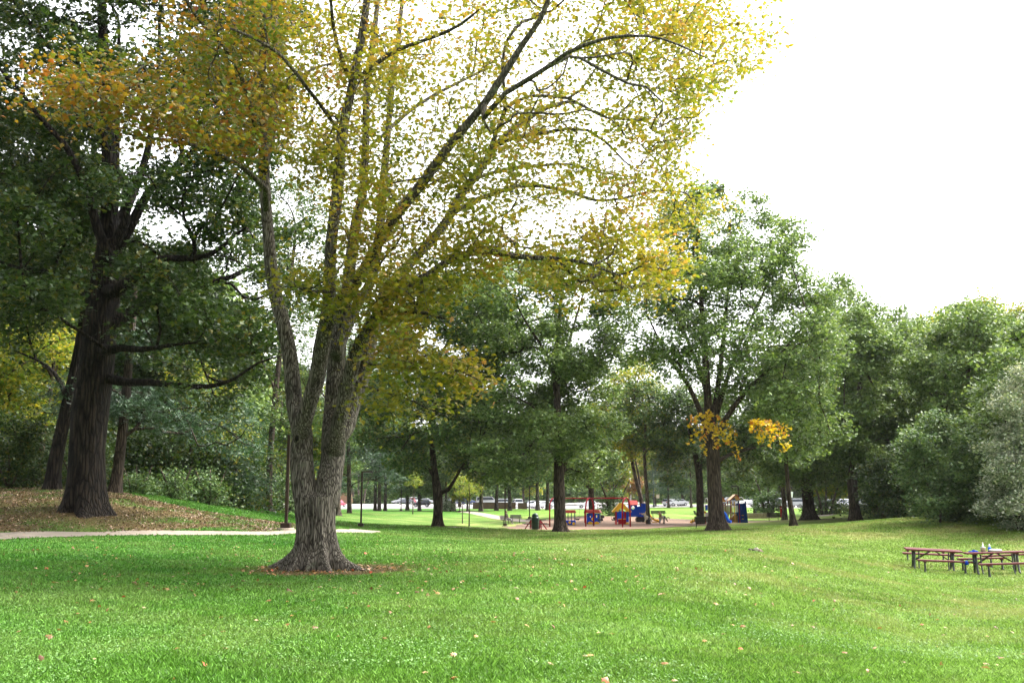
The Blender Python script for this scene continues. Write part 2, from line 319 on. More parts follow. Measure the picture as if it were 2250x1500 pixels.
def grass_color(t, blades):
    """colour shared by soil sheet and blades: green sward, yellowed dry patches, brown litter"""
    tc = nd(t, 'ShaderNodeNewGeometry')
    n1 = nd(t, 'ShaderNodeTexNoise', i_Scale=0.22, i_Detail=5.0, i_Roughness=0.6); t.links.new(tc.outputs['Position'], n1.inputs['Vector'])
    n2 = nd(t, 'ShaderNodeTexNoise', i_Scale=5.0, i_Detail=5.0, i_Roughness=0.7); t.links.new(tc.outputs['Position'], n2.inputs['Vector'])
    g = ramp(t, [(0.3, (0.090, 0.195, 0.016)), (0.5, (0.155, 0.285, 0.034)), (0.72, (0.245, 0.375, 0.085))]); t.links.new(n1.outputs['Fac'], g.inputs[0])
    g2 = ramp(t, [(0.1, (.45, .5, .45)), (0.6, (1.0, 1.0, 1.0)), (0.95, (1.6, 1.5, 1.9))])
    if not blades:
        for e_, v_ in zip(g2.color_ramp.elements, ((.32, .36, .32), (.70, .72, .70), (1.0, 1.0, 1.1))): e_.color = (*v_, 1)  # sheet darkened: shade between blades put into its colour
    if blades:
        a = nd(t, 'ShaderNodeAttribute', attribute_name='rnd'); t.links.new(a.outputs['Fac'], g2.inputs[0])
    else: t.links.new(n2.outputs['Fac'], g2.inputs[0])
    # wood side deeper green, partly tree shade put into the colour; open turf paler
    wood_shade = ramp(t, [(0.3, (0.034, 0.135, 0.009)), (0.5, (0.062, 0.190, 0.016)), (0.72, (0.115, 0.260, 0.040))]); t.links.new(n1.outputs['Fac'], wood_shade.inputs[0])
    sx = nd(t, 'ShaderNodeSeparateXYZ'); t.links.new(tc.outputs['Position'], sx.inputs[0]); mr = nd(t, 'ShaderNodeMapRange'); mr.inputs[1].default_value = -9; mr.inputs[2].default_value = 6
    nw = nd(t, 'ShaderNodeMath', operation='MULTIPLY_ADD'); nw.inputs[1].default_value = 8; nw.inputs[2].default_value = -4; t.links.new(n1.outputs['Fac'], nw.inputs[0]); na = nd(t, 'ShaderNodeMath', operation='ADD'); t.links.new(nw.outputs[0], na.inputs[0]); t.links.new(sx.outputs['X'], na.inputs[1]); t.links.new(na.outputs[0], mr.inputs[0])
    lm = nd(t, 'ShaderNodeMixRGB'); t.links.new(mr.outputs[0], lm.inputs[0]); t.links.new(wood_shade.outputs[0], lm.inputs[1]); t.links.new(g.outputs[0], lm.inputs[2])
    m = nd(t, 'ShaderNodeMixRGB', blend_type='MULTIPLY'); m.inputs[0].default_value = 1; t.links.new(lm.outputs[0], m.inputs[1]); t.links.new(g2.outputs[0], m.inputs[2])
    ad = nd(t, 'ShaderNodeAttribute', attribute_name='dry'); al = nd(t, 'ShaderNodeAttribute', attribute_name='litter')
    md = nd(t, 'ShaderNodeMixRGB'); t.links.new(ad.outputs['Fac'], md.inputs[0]); t.links.new(m.outputs[0], md.inputs[1]); md.inputs[2].default_value = (0.30, 0.29, 0.105, 1)
    lc = ramp(t, [(0.3, (0.045, 0.034, 0.014)), (0.55, (0.115, 0.082, 0.034)), (0.75, (0.20, 0.15, 0.07))])
    n3 = nd(t, 'ShaderNodeTexNoise', i_Scale=14.0, i_Detail=6.0, i_Roughness=0.8); t.links.new(tc.outputs['Position'], n3.inputs['Vector']); t.links.new(n3.outputs['Fac'], lc.inputs[0])
    ml = nd(t, 'ShaderNodeMixRGB'); t.links.new(al.outputs['Fac'], ml.inputs[0]); t.links.new(md.outputs[0], ml.inputs[1]); t.links.new(lc.outputs[0], ml.inputs[2])
    return ml.outputs[0], n2
gm, t, b = nm('ground_grass'); c, n2 = grass_color(t, False); t.links.new(c, b.inputs['Base Color']); b.inputs['Roughness'].default_value = 0.95; b.inputs['Specular IOR Level'].default_value = 0.1
nb = nd(t, 'ShaderNodeTexNoise', i_Scale=11.0, i_Detail=6.0, i_Roughness=0.8); gg = nd(t, 'ShaderNodeNewGeometry'); t.links.new(gg.outputs['Position'], nb.inputs['Vector'])
bp = nd(t, 'ShaderNodeBump', i_Strength=0.8, i_Distance=0.12); t.links.new(nb.outputs['Fac'], bp.inputs['Height']); t.links.new(bp.outputs[0], b.inputs['Normal'])
tag(link('ground', me, gm), kind='structure')

# strips and sheets laid on the ground
def strip(name, L, w, mat, dz=0.02, wob=0.05, n=160):
    L = np.array(L); seg = np.hypot(*np.diff(L, axis=0).T); s = np.concatenate([[0], np.cumsum(seg)]); q = np.linspace(0, s[-1], n)
    x = np.interp(q, s, L[:, 0]); y = np.interp(q, s, L[:, 1])
    for _ in range(6): x[1:-1] = (x[:-2] + 2 * x[1:-1] + x[2:]) / 4; y[1:-1] = (y[:-2] + 2 * y[1:-1] + y[2:]) / 4
    dx = np.gradient(x); dy = np.gradient(y); l = np.hypot(dx, dy); nx, ny = -dy / l, dx / l
    ws = np.linspace(-1, 1, 7)[None] * w / 2 * (1 + wob * (vnoise(q, q, .5)[:, None] - .5))
    X = x[:, None] + nx[:, None] * ws; Y = y[:, None] + ny[:, None] * ws; Z = terr(X, Y) + dz
    i = np.arange(n * 7).reshape(n, 7); Fq = np.stack([i[:-1, :-1], i[:-1, 1:], i[1:, 1:], i[1:, :-1]], -1).reshape(-1, 4)
    return tag(link(name, np_mesh(name, np.stack([X, Y, Z], -1).reshape(-1, 3), Fq, True), mat), kind='structure')
def sheet(name, poly, mat, dz, step, wob=0.0):
    poly = np.array(poly); x0, y0 = poly.min(0); x1, y1 = poly.max(0)
    xs = np.arange(x0 - step, x1 + 2 * step, step); yy = np.arange(y0 - step, y1 + 2 * step, step); X, Y = np.meshgrid(xs, yy)
    cx = (X[:-1, :-1] + X[1:, 1:]) / 2; cy = (Y[:-1, :-1] + Y[1:, 1:]) / 2
    ins = inpoly(cx + (vnoise(cx, cy, 1.2) - .5) * wob, cy + (vnoise(cy, cx, 1.2) - .5) * wob, [tuple(p) for p in poly])
    i = np.arange(X.size).reshape(X.shape); Fq = np.stack([i[:-1, :-1], i[:-1, 1:], i[1:, 1:], i[1:, :-1]], -1)[ins]
    Z = terr(X, Y) + dz; V = np.stack([X, Y, Z], -1).reshape(-1, 3); used = np.unique(Fq); re = np.zeros(len(V), int); re[used] = np.arange(len(used))
    return tag(link(name, np_mesh(name, V[used], re[Fq], True), mat), kind='structure')
M_CONC = paint('path_concrete', (0.25, 0.21, 0.165), 0.9, dirt=.3, scale=1.5, bump=.3)
M_MULCH = paint('wood_mulch', (0.20, 0.125, 0.085), 0.95, dirt=.55, scale=9.0, bump=.9)
M_LOT = paint('lot_asphalt', (0.24, 0.225, 0.22), 0.85, dirt=.12, scale=.3)
M_CURB = paint('curb_concrete', (0.5, 0.45, 0.38), 0.85, dirt=.2, scale=1)
cc_m = M_CONC; cc_t = cc_m.node_tree; cc_b = cc_t.nodes['Principled BSDF']; cc_g = nd(cc_t, 'ShaderNodeNewGeometry'); cc_v = nd(cc_t, 'ShaderNodeTexVoronoi', feature='DISTANCE_TO_EDGE', i_Scale=.55)
cc_t.links.new(cc_g.outputs['Position'], cc_v.inputs['Vector']); cc_r = ramp(cc_t, [(0.0, (.25, .2, .16)), (0.012, (1, 1, 1))]); cc_t.links.new(cc_v.outputs['Distance'], cc_r.inputs[0]); cc_x = nd(cc_t, 'ShaderNodeMixRGB', blend_type='MULTIPLY'); cc_x.inputs[0].default_value = .8
cc_t.links.new(cc_b.inputs['Base Color'].links[0].from_socket, cc_x.inputs[1]); cc_t.links.new(cc_r.outputs[0], cc_x.inputs[2]); cc_t.links.new(cc_x.outputs[0], cc_b.inputs['Base Color'])
strip('path', PATH1w, 1.7, M_CONC); strip('path', PATH2w, 1.3, M_CONC); strip('path', PATH3w, 2.2, M_CONC, .03)
strip('path', pline([(1798, 1135, 112), (1815, 1132, 118), (1835, 1130, 123)]), 2.5, M_CONC, .03)
sheet('playground_mulch', PLAYw, M_MULCH, .03, .35, 1.2)
LOT = [(-150, 196), (-40, 192), (40, 192), (70, 186), (135, 186), (150, 236), (40, 240), (-20, 262), (-60, 262), (-150, 240)]
sheet('parking_lot', LOT, M_LOT, .05, 4)
sheet('road', [(8, 236), (30, 236), (46, 330), (36, 330)], M_LOT, .30, 3)
# ------------------------------------------------------------------ trees
def sweep(chains):
    """chains: list of (pts (n,3), rad (n,), sides) -> V, quads"""
    Vs = []; Fs = []; base = 0
    for pts, rad, k in chains:
        n = len(pts); d = np.empty_like(pts); d[1:-1] = pts[2:] - pts[:-2]; d[0] = pts[1] - pts[0]; d[-1] = pts[-1] - pts[-2]
        d /= np.linalg.norm(d, axis=1)[:, None] + 1e-9
        up = np.array([0, 0, 1.]) if abs(d[0, 2]) < .85 else np.array([1., 0, 0]); A = np.empty_like(d)
        for i in range(n):
            a = up - d[i] * (up @ d[i]); a /= np.linalg.norm(a) + 1e-9; A[i] = a; up = a
        B = np.cross(d, A); t = np.arange(k) * 2 * PI / k
        ring = pts[:, None] + (A[:, None] * np.cos(t)[None, :, None] + B[:, None] * np.sin(t)[None, :, None]) * rad[:, None, None]
        Vs.append(ring.reshape(-1, 3)); i = np.arange(n * k).reshape(n, k); j = np.roll(i, -1, 1)
        Fs.append(np.stack([i[:-1], j[:-1], j[1:], i[1:]], -1).reshape(-1, 4) + base); base += n * k
    return np.concatenate(Vs), np.concatenate(Fs)
def resample(pts, step):
    pts = np.asarray(pts, float); # catmull-rom
    out = []
    for i in range(len(pts) - 1):
        p0 = pts[max(i - 1, 0)]; p1 = pts[i]; p2 = pts[i + 1]; p3 = pts[min(i + 2, len(pts) - 1)]
        m = max(1, int(np.linalg.norm((p2 - p1)[:3]) / step))
        for k in range(m):
            t = k / m; out.append(.5 * (2 * p1 + (p2 - p0) * t + (2 * p0 - 5 * p1 + 4 * p2 - p3) * t * t + (3 * p1 - p0 - 3 * p2 + p3) * t ** 3))
    out.append(pts[-1]); return np.array(out)

class Skel:
    def __init__(s, cap=60000):
        s.p = np.zeros((cap, 3)); s.par = np.full(cap, -1); s.rf = np.zeros(cap); s.dir = np.zeros((cap, 3)); s.n = 0; s.tips = []
    def node(s, p, par, rf=0.0):
        i = s.n; s.p[i] = p; s.par[i] = par; s.rf[i] = rf
        d = p - s.p[par] if par >= 0 else np.array([0, 0, 1.]); s.dir[i] = d / (np.linalg.norm(d) + 1e-9); s.n += 1; return i
    def poly(s, pts, rads, step, join=True, wig=0.0, r=None):
        a = resample(np.column_stack([pts, rads]), step)
        if wig:
            k = len(a); w = np.zeros((k, 3))
            for _ in range(3):
                w += np.sin(np.linspace(0, rng.uniform(2, 9), k)[:, None] + rng.uniform(0, 6, 3)) * wig * rng.uniform(.3, 1, 3)
            a[:, :3] += w * np.linspace(0, 1, k)[:, None]
        par = -1
        if join and s.n:
            par = int(np.argmin(np.linalg.norm(s.p[:s.n] - a[0, :3], axis=1)))
            if np.linalg.norm(s.p[par] - a[0, :3]) < step * .8: a = a[1:]
        for q in a: par = s.node(q[:3], par, q[3])
        return par
    def grow(s, C, step, wig=0.08, bias=0.35, sag=0.0, tip=True):
        """join each point of C to the skeleton by a curved twig, nearest first"""
        C = np.asarray(C); 
        if len(C) == 0: return
        d0 = np.full(len(C), 1e9)
        for i in range(0, s.n, 400): d0 = np.minimum(d0, np.linalg.norm(C[:, None] - s.p[None, i:min(i + 400, s.n)], axis=2).min(1))
        for ci in np.argsort(d0):
            c = C[ci]; v = c - s.p[:s.n]; d = np.linalg.norm(v, axis=1) + 1e-6
            cosang = (v * s.dir[:s.n]).sum(1) / d
            cost = d * (1 + bias * (1 - cosang)) + (d < .12) * 5
            j = int(np.argmin(cost)); p0 = s.p[j]; dj = d[j]; m = max(2, int(dj / step)); t0 = s.dir[j] * dj * .35
            mid = p0 + t0; c2 = c - (c - p0) * .3 + np.array([0, 0, dj * (.08 - sag)])
            w = rng.normal(0, wig * dj * .5, 3); par = j
            for k in range(1, m + 1):
                t = k / m; q = (1 - t) ** 3 * p0 + 3 * (1 - t) ** 2 * t * mid + 3 * (1 - t) * t * t * c2 + t ** 3 * c + w * math.sin(PI * t) * .5
                par = s.node(q, par)
            if tip: s.tips.append(par)
    def radii(s, r0, expo, rmax):
        n = s.n; cnt = np.zeros(n); 
        for tnode in s.tips: cnt[tnode] += 1
        for i in range(n - 1, 0, -1):
            if cnt[i] == 0: cnt[i] = .5
            if s.par[i] >= 0: cnt[s.par[i]] += cnt[i]
        r = np.minimum(r0 * cnt ** expo, rmax)
        fx = s.rf[:n] > 0; r[fx] = s.rf[:n][fx]
        for i in range(n):
            p = s.par[i]
            if p >= 0 and not fx[i]: r[i] = min(r[i], r[p] * .86 if s.rf[p] > 0 else r[p])
        s.r = r; s.cnt = cnt
    def chains(s, rmin):
        n = s.n; main = np.full(n, -1); best = np.zeros(n)
        for i in range(1, n):
            p = s.par[i]
            if p >= 0:
                sc = s.cnt[i] + (1e6 if (s.rf[i] > 0 and s.rf[p] > 0 and i == p + 1) else 0)
                if sc > best[p]: best[p] = sc; main[p] = i
        out = []
        for i in range(n):
            p = s.par[i]
            if p >= 0 and main[p] == i: continue
            ch = [] if p < 0 else [p]; j = i
            while j >= 0: ch.append(j); j = main[j]
            rr = s.r[ch].copy()
            if p >= 0: rr[0] = min(rr[1] * 1.25, s.r[p])
            keep = rr > rmin; 
            if not keep[0]: continue
            e = len(keep) if keep.all() else max(2, int(np.argmin(keep)) + 1)
            if e < 2 or len(ch) < 2: continue
            rr = rr[:e]; k = 14 if rr.max() > .2 else 9 if rr.max() > .06 else 6 if rr.max() > .02 else 4
            if e == len(ch): rr[-1] *= .4
            out.append((s.p[ch[:e]], rr, k))
        return out

MAPLE_OUT = [(0, -.5), (.10, -.22), (.38, -.30), (.30, -.08), (.52, .10), (.26, .16), (.22, .34), (0, .56), (-.22, .34), (-.26, .16), (-.52, .10), (-.30, -.08), (-.38, -.30), (-.10, -.22)]
def leaf_mesh(name, Pn, size, kind, up=1.0, spread=.55):
    """real little leaves at points Pn"""
    n = len(Pn); size = size * rng.uniform(.6, 1.35, n)
    N = rng.normal(0, spread, (n, 3)); N[:, 2] += up; N /= np.linalg.norm(N, axis=1)[:, None]
    T = rng.normal(0, 1, (n, 3)); T -= N * (T * N).sum(1)[:, None]; T /= np.linalg.norm(T, axis=1)[:, None]; B = np.cross(N, T)
    if kind == 'maple':
        o = np.array([(0, 0.02, .05)] + [(x, y, -.16 * (x * x + y * y) ** .5 * 1.6) for x, y in MAPLE_OUT]); k = len(MAPLE_OUT)
        fa = np.array([(0, i + 1, (i + 1) % k + 1) for i in range(k)])
    elif kind == 'oak':
        o = np.array([(0, -.5, 0), (.24, 0.05, -.07), (0, .5, -.04), (-.24, 0.05, -.07)]); fa = np.array([(0, 1, 2), (0, 2, 3)])
    elif kind == 'blob':    # a sprig: three leaflets
        o = np.array([(0, -.45, 0), (.34, .08, -.12), (-.05, .18, .04), (.05, -.1, .02), (-.38, .1, -.1), (.08, .52, -.05)]); fa = np.array([(0, 1, 2), (0, 3, 4), (4, 3, 5)])
    else:                   # needle brush
        o = np.array([(-.06, -.5, 0), (.06, -.5, 0), (0, .5, .06), (-.36, -.2, .04), (-.33, -.3, 0), (.34, .30, .02), (.36, .18, -.03)]); fa = np.array([(0, 1, 2), (3, 4, 5), (4, 6, 5)])
    k = len(o); V = Pn[:, None] + (T[:, None] * o[None, :, :1] + B[:, None] * o[None, :, 1:2] + N[:, None] * o[None, :, 2:]) * size[:, None, None]
    Fc = (fa[None] + (np.arange(n) * k)[:, None, None]).reshape(-1, 3)
    return np_mesh(name, V.reshape(-1, 3), Fc, False, {'rnd': np.repeat(rng.uniform(0, 1, n), k)})

def flare_trunk(skch, z0, amount, lobes, seed, height):
    """root flare with buttresses on the first chain's rings (its first ring is at the ground)"""
    V, nring, k = skch; r_ = np.random.default_rng(seed); ph = r_.uniform(0, 6.28, 3)
    for i in range(nring):
        ring = V[i * k:(i + 1) * k]; c = ring.mean(0); h = max(0, c[2] - z0); f = math.exp(-h / height) * amount * 1.7; f2 = math.exp(-h / (height * 3))
        a = np.arctan2(ring[:, 1] - c[1], ring[:, 0] - c[0])
        m = 1 + f * (0.55 + .5 * (np.cos(a * lobes + ph[0]) * .6 + np.cos(a * (lobes + 2) + ph[1]) * .4)) + .06 * f2 * np.cos(a * 3 + ph[2]) + .03 * np.cos(a * 5 + ph[1])
        ring[:, :2] = c[:2] + (ring[:, :2] - c[:2]) * m[:, None]
def make_tree(name, label, base, limbs, C, leafN, leafR, leafsize, kind, leafmat_, bark, *, lobes=None, step=.5, r0=.012, expo=.42, rmax=.2, rmin=.01, flat=.6, flare=.9,
              flh=.45, tsides=26, cat='tree', group=None, sag=0., extra=None, wig=.08, parts=('trunk', 'crown'), up=1.0, spread=.55, nlob=5):
    base = np.asarray(base, float); s = Skel()
    for k, (pts, rads) in enumerate(limbs): s.poly(pts, rads, step, join=k > 0, wig=0 if k == 0 else .03)
    if lobes is not None: s.grow(lobes, step * 1.2, wig * 1.2, .5, sag, tip=False)
    s.grow(C, step * .8, wig, .35, sag)
    s.radii(r0, expo, rmax)
    root = thing(name, label, cat, base, 0, group)
    ch = s.chains(rmin)
    p0, rr, _ = ch[0]; p0 = p0.copy()
    # dense rings on the lower bole so that roots can flare
    t = np.linspace(0, 1, len(p0)); ln = np.linalg.norm(p0[-1] - p0[0]); q = np.unique(np.concatenate([np.linspace(0, min(1, 1.6 / ln), 16), t[t > min(1, 1.6 / ln)]]))
    p0 = np.stack([np.interp(q, t, p0[:, a]) for a in range(3)], 1); rr = np.interp(q, t, rr)
    V0, F0 = sweep([(p0, rr, tsides)]); flare_trunk((V0, len(p0), tsides), p0[0, 2], flare, nlob, int(abs(base[0] * 10)) + 3, flh)
    if len(ch) > 1:
        V1, F1 = sweep(ch[1:]); V0 = np.concatenate([V0, V1]); F0 = np.concatenate([F0, F1 + len(V0) - len(V1)])
    link(parts[0], np_mesh(parts[0], V0 - base, F0, True), bark, root)
    if len(C):
        m = rng.poisson(leafN, len(C)); L = np.repeat(C, m, 0); L = L + rng.normal(0, 1, L.shape) * np.array([leafR, leafR, leafR * flat])
        link(parts[1], leaf_mesh(parts[1], L - base, leafsize, kind, up, spread), leafmat_, root)
    return root, s
def hexpoly(poly, n):
    a = np.array(poly, float); x0, y0 = a.min(0); x1, y1 = a.max(0); out = []
    while len(out) < n:
        q = np.column_stack([rng.uniform(x0, x1, n * 2), rng.uniform(y0, y1, n * 2)]); out += list(q[inpoly(q[:, 0], q[:, 1], poly)])
    return np.array(out[:n])
def spaced(poly, n, tries=12):
    """points in a polygon, kept apart (best candidate)"""
    cand = hexpoly(poly, n * tries); out = [cand[0]]; k = 1
    for i in range(1, n):
        c = cand[k:k + tries]; k += tries
        if len(c) == 0: break
        o = np.array(out); d = np.linalg.norm(c[:, None] - o[None], axis=2).min(1); out.append(c[np.argmax(d)])
    return np.array(out)
def crown(poly, D, nl, lr, depth, ncl, fill=.25, flat=.6):
    """leafy masses inside an outline; returns mass centres and the points of their twig ends"""
    q = spaced(poly, nl, 5); a = np.array(poly, float); xm = (a[:, 0].min() + a[:, 0].max()) / 2; hw = (a[:, 0].max() - a[:, 0].min()) / 2
    dd = rng.uniform(-1, 1, nl) * depth * np.sqrt(np.clip(1 - ((q[:, 0] - xm) / hw) ** 2, .05, 1)); cen = P(q[:, 0], q[:, 1], D + dd)
    per = max(1, ncl // nl); r = lr * rng.uniform(.45, 1.4, nl); C = []
    for c, rr in zip(cen, r):
        m = max(2, int(per * (rr / lr) ** 2)); d = rng.normal(0, 1, (m, 3)); d[:, 2] += .35; d /= np.linalg.norm(d, axis=1)[:, None]
        C.append(c + d * rr * np.array([1, 1, flat]) * np.where(rng.random(m) < fill, rng.uniform(.2, .8, m), rng.uniform(.75, 1.05, m) * np.where(rng.random(m) < .12, 1.45, 1))[:, None])
    return cen, np.concatenate(C)
def px_limb(pts, D, dd0=0., dd1=0.):
    """traced limb: list of (px, py, half width px)"""
    a = np.array(pts, float); dd = np.linspace(dd0, dd1, len(a)); return P(a[:, 0], a[:, 1], D + dd), a[:, 2] * mpp(D + dd)

# ---- the big yellow maple in front
D0 = 23.0
H = []
def hl(pts, a=0., b=0.): H.append(px_limb(pts, D0, a, b))
hl([(694, 1262, 44), (694, 1235, 45), (695, 1200, 42), (694, 1160, 40), (693, 1120, 43), (693, 1092, 44)])
hl([(680, 1130, 27), (668, 1060, 25), (663, 1000, 24), (663, 955, 23), (656, 925, 21), (647, 890, 19.5), (642, 820, 17), (633, 760, 16), (619, 700, 15), (604, 640, 14.5), (594, 570, 14), (588, 500, 13), (583, 430, 13), (580, 350, 12.5), (592, 300, 11), (604, 220, 9.5), (607, 120, 8), (603, 0, 7), (598, -120, 5)], 0, 1.5)
hl([(580, 345, 11), (577, 250, 9), (576, 150, 8), (579, 60, 7), (570, -80, 5)], .5, -1.5)
hl([(664, 940, 20), (678, 890, 18), (698, 820, 17), (706, 770, 17), (716, 720, 17), (722, 680, 16), (724, 620, 14), (726, 560, 13.5), (733, 490, 13), (742, 410, 12.5), (752, 300, 11.5), (771, 200, 10.5), (787, 120, 9.5), (803, 30, 8.5), (812, -90, 6)], 0, -2.5)
hl([(722, 690, 12), (760, 658, 12), (800, 588, 12), (840, 520, 12), (876, 466, 12), (920, 412, 11), (966, 350, 10.5), (1012, 290, 10), (1063, 229, 9), (1110, 159, 8), (1152, 93, 6.5), (1194, 28, 5.5), (1225, -70, 4)], -.3, -4.0)
hl([(712, 1130, 30), (722, 1060, 29), (729, 1020, 27), (734, 956, 26), (737, 900, 23.5), (738, 820, 20), (744, 750, 18), (756, 680, 15), (766, 610, 13), (775, 540, 12), (784, 480, 11), (797, 420, 10), (803, 330, 9), (806, 190, 8), (820, 90, 7), (834, -30, 5)], 0, 2.5)
hl([(740, 770, 13), (762, 720, 12), (790, 660, 12), (818, 610, 11), (833, 520, 10), (841, 420, 9), (850, 320, 8), (859, 210, 7), (878, 60, 5.5), (890, -60, 4)], .3, 3.5)
hl([(738, 965, 22), (760, 935, 19), (771, 900, 17), (790, 850, 17), (806, 800, 15), (814, 750, 14), (828, 700, 12), (848, 640, 12), (905, 574, 11), (950, 525, 11), (985, 480, 10), (1015, 425, 9.5), (1050, 380, 9), (1100, 308, 7.5), (1150, 268, 6.5), (1200, 238, 5), (1250, 224, 4)], 0, 3.5)
hl([(742, 940, 16), (756, 880, 17), (768, 830, 16), (782, 780, 14), (800, 735, 12), (832, 690, 12), (863, 652, 12), (905, 625, 10.5), (947, 600, 9.5), (993, 569, 8.5), (1040, 555, 7.5), (1087, 554, 7), (1130, 562, 6.5), (1170, 566, 5.5), (1230, 569, 4.5), (1300, 581, 3.5), (1360, 604, 2.5)], -.2, -3.5)
hl([(998, 467, 6.5), (1040, 442, 6), (1087, 425, 5.5), (1130, 411, 5), (1190, 408, 4.5), (1260, 424, 4), (1314, 440, 3.5), (1380, 432, 3), (1440, 419, 2.4), (1505, 424, 1.8)], 2, 4)
hl([(1063, 260, 6), (1110, 205, 6), (1160, 175, 6), (1200, 150, 5.5), (1245, 118, 5), (1332, 85, 4), (1424, 80, 3.2), (1490, 98, 2.4), (1560, 132, 1.6)], -3, -6)
hl([(1200, 152, 4.5), (1250, 124, 4), (1276, 128, 4), (1316, 152, 3.6), (1380, 186, 3.2), (1418, 192, 2.8), (1455, 225, 2)], -4, -4)
hl([(1110, 240, 4.5), (1160, 212, 4.2), (1248, 216, 3.8), (1290, 238, 3.2), (1340, 262, 2.6), (1420, 262, 1.8)], 0, 1)
hl([(1090, 320, 4.5), (1140, 300, 4.5), (1200, 292, 4.2), (1245, 284, 4), (1292, 287, 3.4), (1330, 310, 3), (1372, 352, 2)], 2.5, 2)
hl([(1040, 395, 4), (1110, 372, 3.8), (1200, 362, 3.4), (1250, 360, 3), (1320, 380, 2.4), (1390, 392, 1.6)], 2, 5)
hl([(774, 187, 5.5), (742, 103, 4.5), (727, 37, 4), (722, -40, 3)], -1, -3)
hl([(746, 290, 5.5), (700, 225, 4.5), (676, 196, 4.5), (620, 126, 4), (560, 86, 3.2), (500, 60, 2.5)], -1, -4)
hl([(793, 168, 6), (853, 121, 5), (905, 98, 4.5), (961, 79, 4), (1010, 55, 3.5), (1054, 20, 3)], -2.5, -5)
hl([(853, 285, 5), (900, 245, 4.5), (950, 212, 4), (1010, 180, 3.5), (1070, 150, 3)], 3, 5.5)
hl([(583, 415, 6.5), (560, 392, 6), (527, 364, 5.5), (482, 340, 5), (439, 322, 4.5), (380, 308, 3.8), (327, 303, 3), (250, 290, 2)], 0, -3)
hl([(575, 330, 6.5), (556, 255, 5.5), (537, 187, 5), (509, 126, 4.5), (470, 80, 4), (434, 37, 3.6), (400, -20, 3)], 0, -4)
hl([(569, 326, 6), (530, 298, 5.5), (495, 280, 5), (450, 262, 4.5), (401, 243, 4), (340, 218, 3.4), (280, 190, 2.8), (180, 182, 2.2), (60, 196, 1.4)], .2, -5)
hl([(600, 230, 5), (640, 190, 4), (690, 150, 3.2), (740, 140, 2.4)], 1, 3)
hl([(736, 650, 4.5), (712, 640, 3.6), (680, 640, 3), (650, 628, 2.2)], -.5, -3)
hl([(808, 800, 5), (850, 806, 3.8), (900, 800, 3.2), (960, 803, 2.6), (1020, 820, 2), (1058, 838, 1.4)], -.5, -4)
hl([(800, 850, 3.4), (850, 862, 2.6), (900, 878, 2), (950, 905, 1.4)], -.5, -3)
hl([(820, 700, 4), (880, 686, 3.4), (940, 692, 2.8), (985, 700, 2)], -.5, -3)
base0 = P(690, 1250, D0); base0[2] = tz(base0[0], base0[1])
for i, (pp, rr) in enumerate(H[:1]): pp[0, 2] = base0[2] - .12
def cl(poly, n, dep, bias=0.):
    n = int(n * 1.45); m = max(4, n // 6); q = hexpoly(poly, m); dd = rng.uniform(-.6, 1, m) * dep * 1.15 + bias; C0 = P(q[:, 0], q[:, 1], D0 + dd); out_ = []
    o = C0 - np.array([TB[0], TB[1], 0]); o[:, 2] = np.abs(o[:, 2]) * .35; o /= np.linalg.norm(o, axis=1)[:, None] + 1e-6; o += rng.normal(0, .55, o.shape) * np.array([1, 1, .6]); o /= np.linalg.norm(o, axis=1)[:, None]
    for k in range(3): out_.append(C0 + o * (k - 1) * rng.uniform(.3, .5, (m, 1)) + rng.normal(0, .12, (m, 3)))
    q = hexpoly(poly, n - 3 * m); g_ = vnoise(q[:, 0] / 45, q[:, 1] / 45, 1.); q = q[rng.random(len(q)) < .3 + 1.2 * g_]; dd = rng.uniform(-.6, 1, len(q)) * dep * 1.15 + bias; out_.append(P(q[:, 0], q[:, 1], D0 + dd))
    return np.concatenate(out_)
HC = np.concatenate([
    cl([(560, -260), (1280, -260), (1360, -120), (1420, 60), (1380, 260), (1330, 400), (1200, 460), (1060, 560), (960, 600), (880, 640), (820, 560), (760, 470), (700, 420), (620, 360), (560, 200)], 860, 5.0),
    cl([(850, 300), (1200, 200), (1300, 420), (1060, 560), (900, 640), (820, 560)], 150, 5.0),
    cl([(1280, -220), (1520, -120), (1610, 20), (1660, 70), (1600, 160), (1540, 240), (1500, 340), (1470, 420), (1300, 430), (1360, 300), (1400, 100)], 300, 4.5),
    cl([(1500, -100), (1600, -20), (1690, 60), (1700, 120), (1600, 200), (1560, 300), (1500, 380), (1480, 200)], 60, 3.5),
    cl([(600, 60), (900, 0), (900, 420), (700, 420), (610, 300)], 130, 4.5),
    cl([(1040, 500), (1200, 500), (1330, 470), (1450, 520), (1480, 590), (1475, 640), (1400, 640), (1330, 670), (1290, 640), (1150, 600), (1060, 620), (960, 660), (900, 650)], 210, 2.2, -2.2),
    cl([(1340, 400), (1500, 410), (1600, 440), (1560, 480), (1400, 520), (1340, 490)], 55, 2, 3),
    cl([(615, 570), (680, 560), (725, 620), (735, 690), (700, 690), (650, 660), (600, 620)], 24, 1, -2.4),
    cl([(740, 640), (850, 600), (980, 620), (985, 690), (880, 740), (800, 720), (740, 700)], 80, 1.6, -2),
    cl([(830, 770), (900, 745), (1000, 790), (1062, 832), (1030, 858), (940, 840), (850, 840)], 62, .8, -3),
    cl([(800, 850), (870, 850), (960, 890), (965, 925), (900, 900), (820, 890)], 20, .8, -2),
    cl([(720, 430), (840, 420), (860, 560), (800, 620), (730, 560)], 34, 2, -2.5),
])
